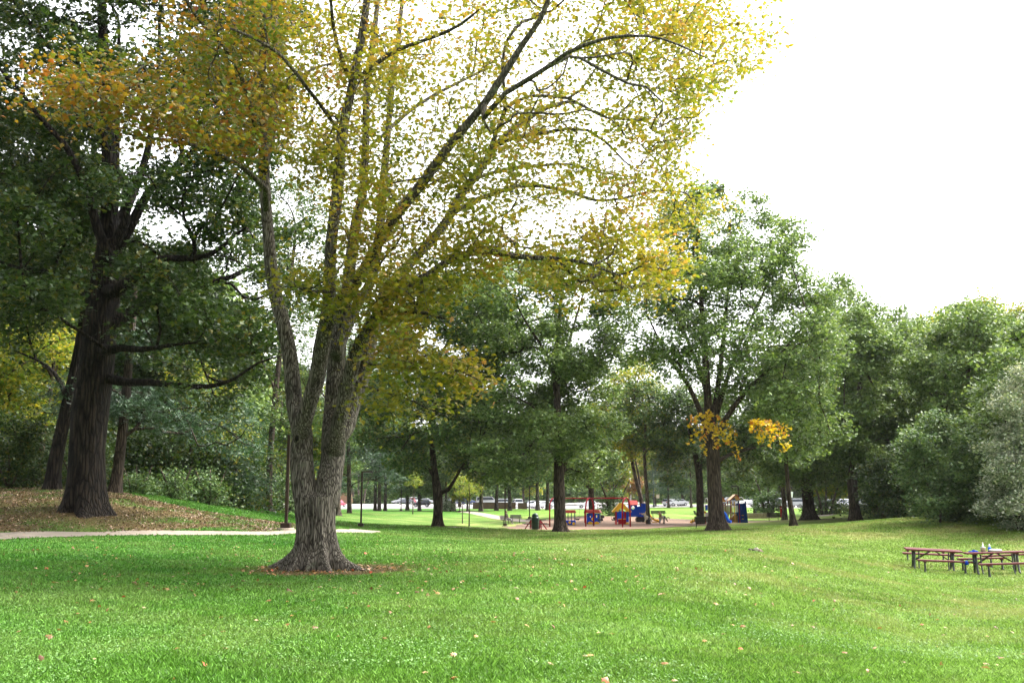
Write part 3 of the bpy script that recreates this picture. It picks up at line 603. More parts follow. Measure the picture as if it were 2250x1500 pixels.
HO = np.concatenate([
    cl([(90, 170), (220, 120), (330, 60), (420, -40), (620, -200), (620, 60), (600, 330), (560, 400), (480, 350), (390, 320), (300, 300), (180, 250), (90, 230)], 215, 2.6, -2.6),
    cl([(430, -160), (640, -240), (640, 330), (540, 330), (450, 200)], 110, 3.0, -1.5),
    cl([(10, 190), (180, 150), (330, 150), (450, 250), (440, 330), (300, 280), (100, 240), (0, 225)], 80, 1.5, -4),
])
s = Skel()
for k, (pts, rads) in enumerate(H): s.poly(pts, rads, .32, join=k > 0, wig=0 if k < 9 else .02)
allC = np.concatenate([HC, HO]); s.grow(allC, .28, .10, .4, .03); s.radii(.0052, .46, .055)
maple = thing('maple_tree', 'large multi-stemmed maple with furrowed grey bark and yellow autumn leaves, nearest tree on the lawn', 'tree', base0)
chs = s.chains(.003)
# bole: many-sided with buttress roots and the two stems fused
q = np.linspace(0, 1, 34); p0, rr = resample(np.column_stack(H[0]), .05)[:, :3], resample(np.column_stack(H[0]), .05)[:, 3]
t0 = np.linspace(0, 1, len(p0)); bp_ = np.stack([np.interp(q, t0, p0[:, a]) for a in range(3)], 1); br_ = np.interp(q, t0, rr)
KS = 120; V0, F0 = sweep([(bp_, br_, KS)]); zb = base0[2]; rn = np.random.default_rng(11)
roots = [(2.75, .85, .20), (3.5, .30, .22), (4.15, .35, .16), (4.6, .28, .14), (5.2, .55, .16), (5.85, .80, .17), (0.35, .4, .2), (1.3, .4, .25), (2.1, .5, .22)]
for i in range(34):
    ring = V0[i * KS:(i + 1) * KS]; c = ring.mean(0); h = max(0, c[2] - zb); a = np.arctan2(ring[:, 1] - c[1], ring[:, 0] - c[0])
    f = 2.3 * math.exp(-max(0, h) / .26); m = np.full(KS, .97) + .10 * math.exp(-h / .55)
    for ra, am, wd in roots:
        dlt = (a - ra + PI) % (2 * PI) - PI; m += am * f * np.exp(-(dlt / (wd * (1 + h * .8))) ** 2) + .05 * math.exp(-h / 1.2) * np.exp(-(dlt / .22) ** 2)
    cr = (a + 1.72 + PI) % (2 * PI) - PI; m -= (.13 * math.exp(-((h - .9) / 1.6) ** 2) + .06) * np.exp(-(cr / .16) ** 2)   # seam between the stems
    m += .018 * np.sin(a * 17 + h * 1.2) + .012 * np.sin(a * 29 + h * 2.3)
    ring[:, :2] = c[:2] + (ring[:, :2] - c[:2]) * m[:, None]
V1, F1 = sweep([(p, r, 30 if r.max() > .12 else k) for p, r, k in chs[1:]])
big = [c for c in chs[1:] if c[1].max() > .09]; sml = [c for c in chs[1:] if c[1].max() <= .09]
link('trunk', np_mesh('trunk', V0 - base0, F0, True), BARK_MAPLE, maple)
for i, (p, r, k) in enumerate(big):
    pr = resample(np.column_stack([p, r]), .12); Vb, Fb = sweep([(pr[:, :3], pr[:, 3], 28)])
    # knobbly limbs
    kk = 28; nn = len(pr); an = np.tile(np.arange(kk) * 2 * PI / kk, nn); hh = np.repeat(np.arange(nn) * .12, kk); cc = np.repeat(pr[:, :3], kk, 0)
    m = 1 + .05 * np.sin(an * 2 + hh * 1.7 + i) + .035 * np.sin(an * 3 - hh * 3.1 + i * 2) + .05 * (vnoise(hh * 2 + i * 7, an * 1.2, .8) - .5)
    link('limb', np_mesh('limb', cc + (Vb - cc) * m[:, None] - base0, Fb, True), BARK_MAPLE if r.max() > .16 else BARK_LIMB, maple)
V1, F1 = sweep(sml); link('branches', np_mesh('branches', V1 - base0, F1, True), BARK_LIMB, maple)
def leaves_at(C, n, r, flat):
    m = rng.poisson(n, len(C)); L = np.repeat(C, m, 0); return L + rng.normal(0, 1, L.shape) * np.array([r, r, r * flat])
link('yellow_foliage', leaf_mesh('yellow_foliage', leaves_at(HC, 25, .27, .62) - base0, .108, 'maple', 1.0, .5), L_MAPLE, maple)
lo = link('orange_foliage', leaf_mesh('orange_foliage', leaves_at(HO, 20, .27, .62) - base0, .112, 'maple', 1.0, .5), L_MAPLE_O, maple); lo['label'] = 'orange and gold leaves on the limbs reaching left'
# knot hole on the left stem and pruning scars
def ring_scar(px, py, D, r):
    mb = MB(); c = Vector(P(px, py, D)) - Vector(base0); pts = [c + Vector((math.cos(a) * r, 0, math.sin(a) * r * 1.35)) for a in np.linspace(0, 2 * PI, 15)]
    mb.tube(pts, r * .35, 6, False); return mb
sc = ring_scar(652, 963, D0 - .235, .065).build('knot_hole', BARK_LIMB, maple, True)
mb = MB(); c = Vector(P(652, 963, D0 - .20)) - Vector(base0); mb.lathe([(.0, -.02), (.04, -.01), (.062, 0.02)], 12, M=Matrix.Translation(c) @ Matrix.Rotation(R(90), 4, 'X') @ Matrix.Diagonal((1, 1.3, 1, 1)))
mb.build('hollow', paint('dark_hollow', (.01, .008, .006), 1), sc, True)

# ---- generic big trees
def btree(name, label, base, D, trunk, limbs, poly, nl, lr, depth, ncl, leafN, leafR, size, kind, mat, bark=BARK_OAK, **kw):
    b = G(base[0], base[1], D); tr = px_limb(trunk, D, 0, kw.pop('tdd', 0.)); tr[0][0, 2] = b.z - (.45 if trunk[0][2] > 30 else .22); tr[0][0, :2] = (b.x, b.y)
    L = [tr] + [(p_, r_ * np.linspace(.85, .5, len(r_))) for p_, r_ in (px_limb(l[0], D, l[1], l[2]) for l in limbs)]; polys = poly if isinstance(poly[0], list) else [poly]; cen = []; CC = []
    tot = sum(abs(sum(p[i][0] * p[(i + 1) % len(p)][1] - p[(i + 1) % len(p)][0] * p[i][1] for i in range(len(p)))) for p in polys)
    for p in polys:
        ar = abs(sum(p[i][0] * p[(i + 1) % len(p)][1] - p[(i + 1) % len(p)][0] * p[i][1] for i in range(len(p)))) / tot
        c, q = crown(p, D, max(3, int(nl * ar)), lr, depth, max(12, int(ncl * ar)), kw.get('fill', .25)); cen.append(c); CC.append(q)
    kw.pop('fill', 0); CC = np.concatenate(CC); CC = CC[CC[:, 2] > terr(CC[:, 0], CC[:, 1]) + .15]
    return make_tree(name, label, (b.x, b.y, b.z), L, CC, leafN, leafR, size, kind, mat, bark, lobes=np.concatenate(cen), **kw)
OAKKW = dict(step=.6, r0=.010, expo=.45, rmax=.16, rmin=.012, tsides=28)
# left giant oak
D1 = 40
def scalepts(p): return p
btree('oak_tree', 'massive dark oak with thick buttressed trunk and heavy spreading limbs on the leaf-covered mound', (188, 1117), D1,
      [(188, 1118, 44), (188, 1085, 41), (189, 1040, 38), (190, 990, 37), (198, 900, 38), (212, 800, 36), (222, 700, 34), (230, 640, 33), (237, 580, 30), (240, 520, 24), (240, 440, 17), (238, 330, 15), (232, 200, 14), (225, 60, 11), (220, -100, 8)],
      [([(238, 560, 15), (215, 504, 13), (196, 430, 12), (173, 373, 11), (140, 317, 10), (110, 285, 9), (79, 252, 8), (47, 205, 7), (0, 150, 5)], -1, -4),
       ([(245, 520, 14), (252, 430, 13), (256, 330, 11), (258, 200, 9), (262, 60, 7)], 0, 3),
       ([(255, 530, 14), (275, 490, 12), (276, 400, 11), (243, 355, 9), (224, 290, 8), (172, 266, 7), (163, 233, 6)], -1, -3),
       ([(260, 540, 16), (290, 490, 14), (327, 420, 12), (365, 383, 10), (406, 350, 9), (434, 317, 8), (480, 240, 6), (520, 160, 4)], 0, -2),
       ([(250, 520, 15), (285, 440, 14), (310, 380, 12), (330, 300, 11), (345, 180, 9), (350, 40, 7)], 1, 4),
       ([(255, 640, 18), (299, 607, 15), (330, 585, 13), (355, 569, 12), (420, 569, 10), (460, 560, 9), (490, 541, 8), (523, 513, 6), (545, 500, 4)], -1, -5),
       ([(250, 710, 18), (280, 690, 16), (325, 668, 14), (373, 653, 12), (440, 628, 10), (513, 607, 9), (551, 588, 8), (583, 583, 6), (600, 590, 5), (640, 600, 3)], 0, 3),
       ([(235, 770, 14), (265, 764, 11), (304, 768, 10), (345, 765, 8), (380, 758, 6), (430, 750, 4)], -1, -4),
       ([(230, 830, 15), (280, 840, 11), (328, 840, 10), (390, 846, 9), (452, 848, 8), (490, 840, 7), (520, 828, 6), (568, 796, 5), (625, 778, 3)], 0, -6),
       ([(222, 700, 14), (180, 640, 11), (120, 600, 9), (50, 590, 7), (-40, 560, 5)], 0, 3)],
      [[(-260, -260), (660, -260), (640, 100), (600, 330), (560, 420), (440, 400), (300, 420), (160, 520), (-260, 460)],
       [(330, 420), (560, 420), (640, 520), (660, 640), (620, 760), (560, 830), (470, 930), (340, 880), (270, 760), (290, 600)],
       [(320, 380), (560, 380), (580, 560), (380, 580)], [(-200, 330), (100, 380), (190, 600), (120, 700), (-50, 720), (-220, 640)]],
      235, 1.1, 7.0, 3700, 40, 0.345, 0.225, 'blob', L_OAK_SHADE, bark=BARK_SHADE, flare=.62, flh=.5, **{**OAKKW, 'step': .5, 'tsides': 56, 'rmax': .2}, nlob=6)
btree('park_tree', 'dark leaning trunk just left of the massive oak, half hidden in the woods', (112, 1092), 48,
      [(112, 1093, 17), (118, 1030, 15), (132, 960, 14), (150, 880, 13), (170, 790, 12), (185, 700, 11), (200, 600, 10), (210, 480, 8), (205, 300, 5)],
      [([(150, 880, 8), (120, 820, 6), (80, 790, 5), (30, 770, 3)], 0, 2)],
      [[(-180, 250), (200, 200), (260, 500), (220, 700), (-100, 760), (-200, 600)]], 50, 1.5, 5, 756, 39, 0.483, 0.270, 'blob', L_OAK_SHADE, bark=BARK_SHADE, **OAKKW, flare=.4)
btree('pine_tree', 'dark pine with flat feathery green boughs beside the massive oak', (250, 1099), 50,
      [(250, 1100, 14), (256, 1050, 12), (264, 990, 11), (274, 900, 10), (282, 800, 9), (292, 700, 7), (300, 560, 5)], [],
      [[(280, 860), (420, 850), (540, 905), (570, 960), (560, 1000), (430, 985), (330, 950), (270, 920)], [(120, 840), (250, 830), (270, 900), (130, 930)], [(300, 690), (420, 700), (430, 800), (300, 820)]],
      40, .9, 4, 560, 34, .40, .24, 'needle', L_PINE, **OAKKW, flare=.3, flat=.25)
btree('maple_tree', 'yellow-leaved understory tree showing behind the dark pine boughs', (420, 1104), 62,
      [(420, 1104, 6), (424, 1050, 5), (420, 980, 4), (425, 920, 3)], [],
      [[(340, 800), (430, 780), (520, 880), (545, 960), (520, 1010), (450, 990), (400, 900)]], 44, .55, 3, 300, 20, .34, .2, 'blob', L_YG, **OAKKW, flare=.3)
btree('park_tree', 'slim forked yellow-green tree at the far left edge of the woods', (86, 1072), 58,
      [(86, 1072, 6), (92, 990, 5.5), (102, 900, 5), (112, 850, 4.5), (118, 780, 3.5), (105, 700, 2.5)], [([(110, 860, 3.5), (125, 810, 3), (135, 750, 2)], 0, 1)],
      [[(-120, 680), (60, 640), (170, 700), (190, 820), (120, 930), (-60, 960), (-150, 850)]], 46, 1.3, 4, 621, 34, 0.483, 0.270, 'blob', L_YG, **OAKKW, flare=.2)
# middle oaks
btree('oak_tree', 'round-crowned green oak left of the playground, standing alone on the lawn', (962, 1157), 70,
      [(962, 1157, 10.5), (962, 1140, 10), (963, 1110, 10), (962, 1085, 10.5), (957, 1050, 8), (952, 1010, 7), (950, 960, 6), (955, 880, 5), (965, 780, 3.5)],
      [([(968, 1092, 6), (985, 1075, 5.5), (998, 1055, 5), (1012, 1030, 4), (1040, 990, 3)], 0, -2), ([(955, 1045, 5), (930, 1020, 4), (900, 1005, 3), (870, 1000, 2)], 0, 2)],
      [[(820, 1010), (790, 910), (850, 800), (880, 690), (950, 610), (1060, 600), (1120, 690), (1110, 800), (1080, 880), (1110, 990), (1090, 1060), (1040, 1050), (990, 990), (900, 1030)]],
      84, 1.15, 5, 1620, 39, 0.345, 0.255, 'blob', L_OAK, **OAKKW, flare=.85, flh=.35)
btree('oak_tree', 'dark green oak with straight trunk standing in front of the red swing frame', (1232, 1168), 67,
      [(1232, 1169, 12.5), (1231, 1150, 12), (1230, 1120, 12), (1229, 1080, 12.5), (1228, 1040, 11), (1227, 980, 9), (1225, 900, 8), (1222, 820, 7), (1226, 740, 5), (1235, 640, 3.5)],
      [([(1225, 860, 6), (1208, 800, 5), (1190, 760, 4.5), (1160, 715, 3.5), (1130, 660, 2.5)], 0, -2), ([(1226, 830, 6), (1245, 770, 5), (1262, 710, 4.5), (1280, 650, 3.5)], 0, 2),
       ([(1232, 1055, 6), (1245, 1010, 5), (1270, 960, 4), (1300, 930, 3)], 0, 2), ([(1226, 950, 5), (1180, 900, 4), (1130, 870, 3)], 0, -3)],
      [[(1050, 960), (1010, 860), (1040, 760), (1020, 660), (1090, 590), (1200, 570), (1330, 590), (1370, 700), (1360, 780), (1320, 830), (1340, 910), (1320, 1010), (1260, 1050), (1200, 1010), (1130, 1060), (1080, 1040)]],
      100, 1.2, 5.5, 2025, 39, 0.345, 0.255, 'blob', L_OAK2, **OAKKW, flare=.9, flh=.35)
btree('oak_tree', 'tall green oak with fan-shaped open crown and yellow leaf sprays low on its trunk', (1577, 1166), 61,
      [(1577, 1167, 17), (1575, 1145, 16.5), (1572, 1110, 15.5), (1569, 1060, 15), (1567, 1010, 14.5), (1563, 960, 15), (1560, 930, 13), (1556, 890, 9), (1552, 820, 7.5), (1545, 720, 6), (1538, 620, 4.5), (1530, 520, 3)],
      [([(1556, 950, 9), (1535, 895, 7.5), (1512, 845, 6.5), (1480, 800, 5.5), (1450, 750, 4.5), (1420, 690, 3)], 0, -2),
       ([(1565, 940, 9), (1576, 860, 7.5), (1588, 760, 6.5), (1597, 660, 5), (1602, 560, 3.5), (1606, 480, 2.5)], 0, 1),
       ([(1572, 960, 10), (1598, 915, 8), (1630, 870, 7), (1680, 820, 5.5), (1730, 760, 4), (1780, 700, 2.6)], 0, -2),
       ([(1568, 930, 8), (1592, 850, 6.5), (1620, 770, 5.5), (1655, 690, 4.5), (1690, 610, 3), (1710, 540, 2)], 0, 3),
       ([(1560, 900, 7), (1540, 820, 6), (1500, 720, 5), (1470, 620, 3.6), (1460, 540, 2.4)], 0, 3),
       ([(1568, 1020, 6), (1600, 1000, 5), (1650, 985, 4), (1700, 975, 3)], 0, 3)],
      [[(1395, 620), (1430, 500), (1500, 430), (1560, 405), (1640, 420), (1700, 470), (1760, 550), (1810, 640), (1840, 740), (1830, 860), (1760, 910), (1680, 890), (1620, 900), (1540, 860), (1460, 840), (1400, 770), (1370, 690)],
       [(1640, 880), (1800, 860), (1830, 960), (1720, 1000), (1660, 960)]],
      150, 1.05, 5.5, 2362, 34, 0.310, 0.232, 'blob', L_OAK2, **OAKKW, flare=.9, flh=.4)
oak3 = bpy.data.objects['oak_tree.003'] if 'oak_tree.003' in bpy.data.objects else None
def spray(parent, name, arcs, D, mat, size=.19, label=None):
    C = []; pb = np.array(parent.location); tw = MB()
    for arc in arcs:
        q = resample(np.array([(x, y, 0) for x, y in arc], float), 3.0)[:, :2]; dd = D + np.linspace(0, rng.uniform(-.9, .6), len(q)); p3 = P(q[:, 0], q[:, 1], dd)
        tw.tube([Vector(p) - Vector(pb) for p in p3[::3]] + [Vector(p3[-1]) - Vector(pb)], .012, 4)
        for k, p in enumerate(p3):
            w = .07 + .10 * math.sin(PI * min(1, (k + 1) / len(p3))) * (1 + .5 * math.sin(k * 1.9)); m = int(rng.poisson(20 * w)); C.append(p + rng.normal(0, 1, (m, 3)) * np.array([w, w, w * .55]))
    o = link(name, leaf_mesh(name, np.concatenate(C) - pb, size, 'maple', .7, .9), mat, parent); tw.build('leafy_twigs', BARK_OAK, parent)
    if label: o['label'] = label
    return o
if oak3:
    spray(oak3, 'yellow_foliage', [[(1562, 905), (1535, 915), (1515, 935)], [(1562, 908), (1530, 950), (1510, 975)], [(1560, 915), (1545, 965), (1550, 1000)], [(1560, 930), (1575, 960), (1572, 985)], [(1565, 910), (1595, 935), (1620, 955)], [(1570, 930), (1600, 965), (1615, 985), (1625, 1010)], [(1545, 925), (1560, 940), (1590, 950)]], 58.4, L_YEL, label='bright yellow and orange leaf spray in front of the trunk')
thin, _ = btree('park_tree', 'thin leaning tree with an ivy-dark base right of the fan-shaped oak', (1745, 1157), 66,
      [(1745, 1158, 7.5), (1741, 1130, 5.5), (1735, 1100, 5), (1730, 1050, 4.5), (1726, 990, 4), (1722, 920, 3.2), (1725, 840, 2.2)], [([(1724, 960, 2.4), (1705, 940, 2), (1680, 935, 1.5), (1655, 930, 1)], 0, -1)],
      [[(1680, 790), (1770, 780), (1800, 860), (1780, 930), (1700, 920)]], 14, .9, 2, 202, 29, 0.345, 0.240, 'blob', L_OAK, **OAKKW, flare=.7)
spray(oak3, 'yellow_foliage', [[(1650, 925), (1670, 945), (1668, 975)], [(1652, 925), (1690, 935), (1695, 965), (1690, 980)], [(1655, 925), (1700, 930), (1733, 942)], [(1690, 935), (1715, 955), (1727, 975), (1722, 993)], [(1660, 930), (1650, 945)]], 55.0, L_YEL, label='yellow and orange leaf spray hanging right of the trunk')
btree('oak_tree', 'thick-trunked dark oak near the car park, left of two on the right', (1780, 1141), 88,
      [(1780, 1142, 14), (1778, 1120, 12), (1774, 1080, 11.5), (1770, 1030, 11), (1768, 980, 10), (1766, 900, 8), (1772, 800, 5), (1790, 700, 3)], [([(1768, 980, 6), (1800, 930, 5), (1850, 890, 4)], 0, -3)],
      [[(1690, 1000), (1680, 880), (1730, 770), (1790, 690), (1840, 620), (1890, 640), (1930, 760), (1950, 880), (1940, 980), (1880, 1030), (1850, 1080), (1790, 1040), (1720, 1050)]],
      84, 1.5, 6, 1552, 39, 0.460, 0.315, 'blob', L_OAK2, **OAKKW, flare=.9, flh=.5)
btree('oak_tree', 'oak with curved trunk at the edge of the dark woods on the right', (1880, 1148), 80,
      [(1880, 1149, 12), (1878, 1125, 11), (1875, 1090, 10.5), (1872, 1060, 11), (1878, 1010, 9), (1886, 950, 7.5), (1888, 870, 6), (1895, 780, 3.5)], [([(1876, 1040, 6), (1866, 980, 5), (1850, 920, 4)], 0, -2)],
      [[(1810, 1000), (1820, 880), (1850, 760), (1890, 660), (1950, 720), (1990, 800), (2000, 920), (1980, 1010), (1940, 1060), (1860, 1030)]],
      70, 1.3, 5, 1350, 39, 0.414, 0.300, 'blob', L_OAK2, **OAKKW, flare=.85, flh=.45)
btree('park_tree', 'light green tree showing between and right of the big maple stems', (742, 1122), 98,
      [(742, 1122, 6), (744, 1050, 5.5), (748, 950, 5), (756, 850, 4), (770, 760, 3)], [([(748, 930, 4), (720, 880, 3), (690, 840, 2)], 0, -2)],
      [[(640, 780), (690, 660), (780, 600), (880, 620), (900, 760), (880, 920), (780, 980), (700, 940), (640, 880)]],
      84, 1.15, 5, 1000, 32, .40, .26, 'blob', L_OAK2, bark=BARK_FAR, **OAKKW)
btree('park_tree', 'sparse dark-leaved tree whose crown fills the gap left of the maple stems', (590, 1120), 72,
      [(590, 1120, 7), (594, 1000, 6.5), (606, 860, 6), (622, 720, 5), (640, 600, 4), (650, 500, 2.5)], [([(606, 860, 4), (580, 800, 3), (560, 740, 2)], 0, 2), ([(622, 720, 3.5), (660, 650, 3), (700, 600, 2)], 0, 2)],
      [[(560, 420), (640, 370), (740, 420), (770, 560), (720, 700), (620, 740), (560, 640)], [(560, 860), (640, 840), (680, 960), (640, 1020), (570, 1000)]],
      64, .95, 4, 620, 26, .34, .22, 'blob', L_OAK, **OAKKW)
# right hand woods
btree('park_tree', 'grey-green woodland tree behind the curved-trunk oak', (1990, 1122), 92,
      [(1990, 1122, 8), (1985, 1050, 7), (1975, 960, 6), (1980, 860, 4)], [([(1978, 970, 5), (2010, 900, 4), (2040, 850, 3)], 0, 2)],
      [[(1900, 740), (1950, 690), (2030, 710), (2090, 800), (2100, 960), (2040, 1090), (1930, 1090), (1900, 940)]], 84, 1.5, 6, 1282, 36, 0.483, 0.330, 'blob', L_OAK2, **OAKKW)
btree('park_tree', 'vine-draped tall tree with yellowish top at the right side', (2110, 1135), 72,
      [(2110, 1136, 8), (2112, 1050, 7), (2120, 950, 6.5), (2128, 860, 5), (2125, 780, 3)], [([(2118, 960, 5), (2070, 890, 4), (2040, 860, 3)], 0, -2), ([(2124, 900, 4), (2160, 850, 3), (2200, 820, 2)], 0, 2)],
      [[(2010, 820), (2040, 720), (2110, 670), (2180, 680), (2240, 740), (2260, 860), (2200, 950), (2060, 950)], [(2030, 930), (2230, 930), (2260, 1040), (2040, 1060)]], 96, 1.15, 5, 1552, 39, 0.391, 0.285, 'blob', L_OAK2, **OAKKW)
btree('park_tree', 'light yellow-green tree top rising behind the vine-draped tree', (2170, 1135), 84,
      [(2170, 1136, 8), (2172, 1000, 7), (2175, 850, 5), (2170, 760, 3)], [],
      [[(2050, 720), (2100, 655), (2170, 670), (2240, 690), (2320, 760), (2300, 900), (2100, 880)]], 46, 1.4, 5, 702, 34, 0.483, 0.300, 'blob', L_YG, **OAKKW)
btree('park_tree', 'broad dark tree filling the right edge behind the silvery bush', (2290, 1150), 58,
      [(2290, 1150, 12), (2292, 1050, 10), (2290, 950, 8), (2280, 850, 5)], [],
      [[(2170, 800), (2230, 740), (2330, 700), (2450, 800), (2450, 1080), (2300, 1120), (2200, 1060), (2160, 950)]], 60, 1.3, 5, 864, 39, 0.414, 0.285, 'blob', L_OAK2, **OAKKW)
# bushes
def bush(label, base, D, poly, nl, lr, depth, ncl, mat, size=.12, N=44, Rr=.28, kind='blob', name='bush', cat='bush', group=None):
    b = G(base[0], base[1], D); st = [px_limb([(base[0] + dx, base[1] + 2, 3), (base[0] + dx * 2, base[1] - 40, 2.2), (base[0] + dx * 4, base[1] - 80, 1.2)], D, 0, dx * .05) for dx in (0, -8, 9)]
    st[0][0][0] = (b.x, b.y, b.z - .1); cen, CC = crown(poly, D, nl, lr, depth, ncl, .3, .8); CC = CC[CC[:, 2] > terr(CC[:, 0], CC[:, 1]) + .05]
    return make_tree(name, label, (b.x, b.y, b.z), st, CC, N, Rr, size * 1.35, kind, mat, BARK_FAR, lobes=cen, step=.5, r0=.006, rmax=.05, rmin=.008, flare=.1, cat=cat, parts=('stems', 'foliage'), tsides=10, group=group)
bush('large rounded green bush at the foot of the right-hand woods', (2065, 1135), 57, [(1985, 980), (2020, 935), (2070, 935), (2130, 965), (2180, 1040), (2180, 1110), (2120, 1140), (2030, 1130), (1995, 1060)], 44, .85, 2.6, 620, L_BUSH, .15)
bush('silvery grey-leaved bush leaning in at the right edge', (2240, 1158), 52, [(2185, 900), (2215, 850), (2300, 815), (2450, 850), (2450, 1165), (2220, 1165), (2150, 1120), (2160, 1040), (2205, 970)], 95, .65, 2.4, 1900, L_SILVER, .11, 40, .25)
bush('dark undergrowth bush below the curved-trunk oak', (1975, 1133), 76, [(1925, 1060), (1990, 1040), (2050, 1070), (2050, 1135), (1930, 1135)], 22, 1.0, 2.5, 260, L_OAK, .16)
bush('low dark bush under the vine-draped tree', (2120, 1150), 62, [(2050, 1090), (2130, 1060), (2200, 1090), (2230, 1150), (2060, 1150)], 24, .9, 2.5, 300, L_OAK, .15)
bush('deep-shaded shrub between the curved-trunk oak and the large rounded bush', (1940, 1140), 70, [(1915, 1040), (1960, 1020), (2010, 1060), (2010, 1140), (1915, 1142)], 22, .9, 2.5, 300, L_OAK_SHADE, .15)
bush('dark shrub filling the shade at the right end of the woods', (2240, 1160), 55, [(2180, 1080), (2300, 1060), (2400, 1160), (2190, 1165)], 22, .9, 2.5, 280, L_OAK, .15)
for lab, px, py, D, w, h, m, sz in [
    ('low pale shrub at the wood edge just right of the massive oak', 300, 1100, 54, 70, 55, L_BUSH, .12),
    ('green shrub below the yellow-leaved understory tree', 385, 1107, 56, 70, 70, L_BUSH, .12),
    ('bright-tipped shrub jutting from the wood edge', 462, 1112, 58, 56, 80, L_BUSH, .12),
    ('dark understory shrub behind the massive oak trunk', 170, 1085, 54, 150, 150, L_OAK_SHADE, .14),
    ('dark understory shrub at the far left edge', 20, 1080, 50, 150, 190, L_OAK_SHADE, .14),
    ('dark understory shrub under the pine boughs', 340, 1100, 62, 130, 160, L_OAK_SHADE, .14),
    ('tall dark shrub in the shade right of the pine', 430, 1106, 66, 130, 190, L_OAK_SHADE, .14),
    ('pale round shrub left of the nearest lamp post', 570, 1122, 76, 60, 85, L_BUSH, .15),
    ('pale spreading shrub behind the nearest lamp post', 628, 1124, 82, 80, 95, L_BUSH, .15),
    ('leafy shrub behind the little train cars', 1348, 1134, 113, 44, 60, L_BUSH, .18),
    ('bright green shrub left of the brown park sign', 1688, 1124, 120, 50, 46, L_BUSH, .18),
    ('dark low shrub behind the thick-trunked oak', 1815, 1130, 118, 90, 34, L_OAK, .18),
    ('low shrub at the car park edge beside the curved-trunk oak', 1925, 1131, 112, 80, 40, L_BUSH, .18),
    ('round clipped shrub right of the brick building', 788, 1108, 262, 16, 22, L_OAK, .3),
    ('airy white-flowered shrub beside the round-crowned oak', 980, 1124, 150, 26, 30, L_SILVER, .2)]:
    k = .5; pl = [(px - w / 2, py - h * .35), (px - w * .3, py - h * .85), (px, py - h), (px + w * .3, py - h * .85), (px + w / 2, py - h * .35), (px + w / 2, py), (px - w / 2, py)]
    ar = w * h * mpp(D) ** 2; lr = max(.3, .3 * min(w, h) * mpp(D) * .6)
    bush(lab, (px, py), D, pl, int(max(6, min(26, 2 * ar / lr ** 2))), lr, w * mpp(D) * .35, int(max(60, min(380, ar * 16))), m, sz, 32, .34, group=None)
btree('cedar_tree', 'tall dark cedar column at the end of the wood edge', (520, 1116), 64,
      [(520, 1116, 6), (519, 1050, 5), (516, 960, 4), (514, 890, 2)], [],
      [[(500, 890), (530, 890), (556, 960), (560, 1080), (545, 1112), (480, 1112), (470, 1060), (486, 960)]], 44, .7, 1.8, 520, 36, .26, .2, 'needle', L_PINE, **OAKKW, flare=.2)
btree('pine_tree', 'large pine with layered blue-green boughs seen between the maple stems', (768, 1119), 118,
      [(768, 1119, 5), (767, 1050, 4.5), (765, 950, 4), (762, 850, 3), (758, 780, 2)], [],
      [[(690, 1060), (700, 900), (735, 770), (790, 780), (850, 900), (890, 1040), (880, 1070), (800, 1085), (720, 1085)]], 60, 1.2, 4, 700, 34, .5, .36, 'needle', L_PINE, bark=BARK_FAR, **OAKKW, flare=.2, flat=.3)
btree('park_tree', 'forked double-trunk tree behind the blue toy locomotive', (1414, 1134), 98,
      [(1414, 1135, 5), (1409, 1100, 4.6), (1402, 1070, 4.2), (1390, 1020, 3.8), (1384, 960, 3), (1378, 880, 2)], [([(1409, 1105, 3.5), (1404, 1050, 3), (1394, 990, 2.4), (1400, 900, 1.8)], 0, 2)],
      [[(1340, 980), (1320, 880), (1350, 800), (1410, 780), (1450, 850), (1450, 960), (1400, 1010)]], 36, 1.3, 4, 567, 34, 0.460, 0.300, 'blob', L_YG, bark=BARK_FAR, **OAKKW, flare=.3)
btree('park_tree', 'slender straight tree right of the blue toy locomotive', (1424, 1137), 92,
      [(1426, 1138, 4.5), (1422, 1090, 4), (1418, 1040, 3.6), (1416, 980, 3), (1420, 900, 2)], [],
      [[(1370, 960), (1380, 860), (1430, 820), (1480, 880), (1480, 980), (1430, 1000)]], 24, 1.1, 3, 351, 34, 0.414, 0.285, 'blob', L_OAK, bark=BARK_FAR, **OAKKW, flare=.3)
btree('park_tree', 'dark forked tree directly behind the fan-shaped oak', (1538, 1124), 92,
      [(1538, 1125, 8.5), (1538, 1080, 7.5), (1536, 1040, 7.5), (1528, 1000, 5.5), (1516, 950, 4), (1510, 880, 2.5)], [([(1536, 1045, 5), (1545, 1000, 4.5), (1548, 940, 3), (1552, 860, 2)], 0, 1)],
      [[(1470, 1060), (1440, 960), (1470, 870), (1530, 850), (1580, 900), (1640, 930), (1680, 1000), (1640, 1060), (1590, 1030), (1520, 1010)]], 50, 1.2, 4, 756, 34, 0.460, 0.300, 'blob', L_OAK, bark=BARK_OAK, **OAKKW, flare=.3)
btree('park_tree', 'dark tree rising behind the red swing frame', (1300, 1120), 112,
      [(1300, 1120, 6.5), (1299, 1090, 6), (1298, 1060, 6), (1296, 1000, 5), (1300, 920, 3)], [([(1297, 1068, 4), (1280, 1058, 3.5), (1262, 1055, 3), (1240, 1050, 2)], 0, 1)],
      [[(1230, 1030), (1240, 940), (1300, 880), (1370, 930), (1380, 1020), (1340, 1070), (1310, 1045), (1270, 1050)]], 44, 1.3, 5, 702, 34, 0.483, 0.315, 'blob', L_OAK, bark=BARK_OAK, **OAKKW, flare=.3)

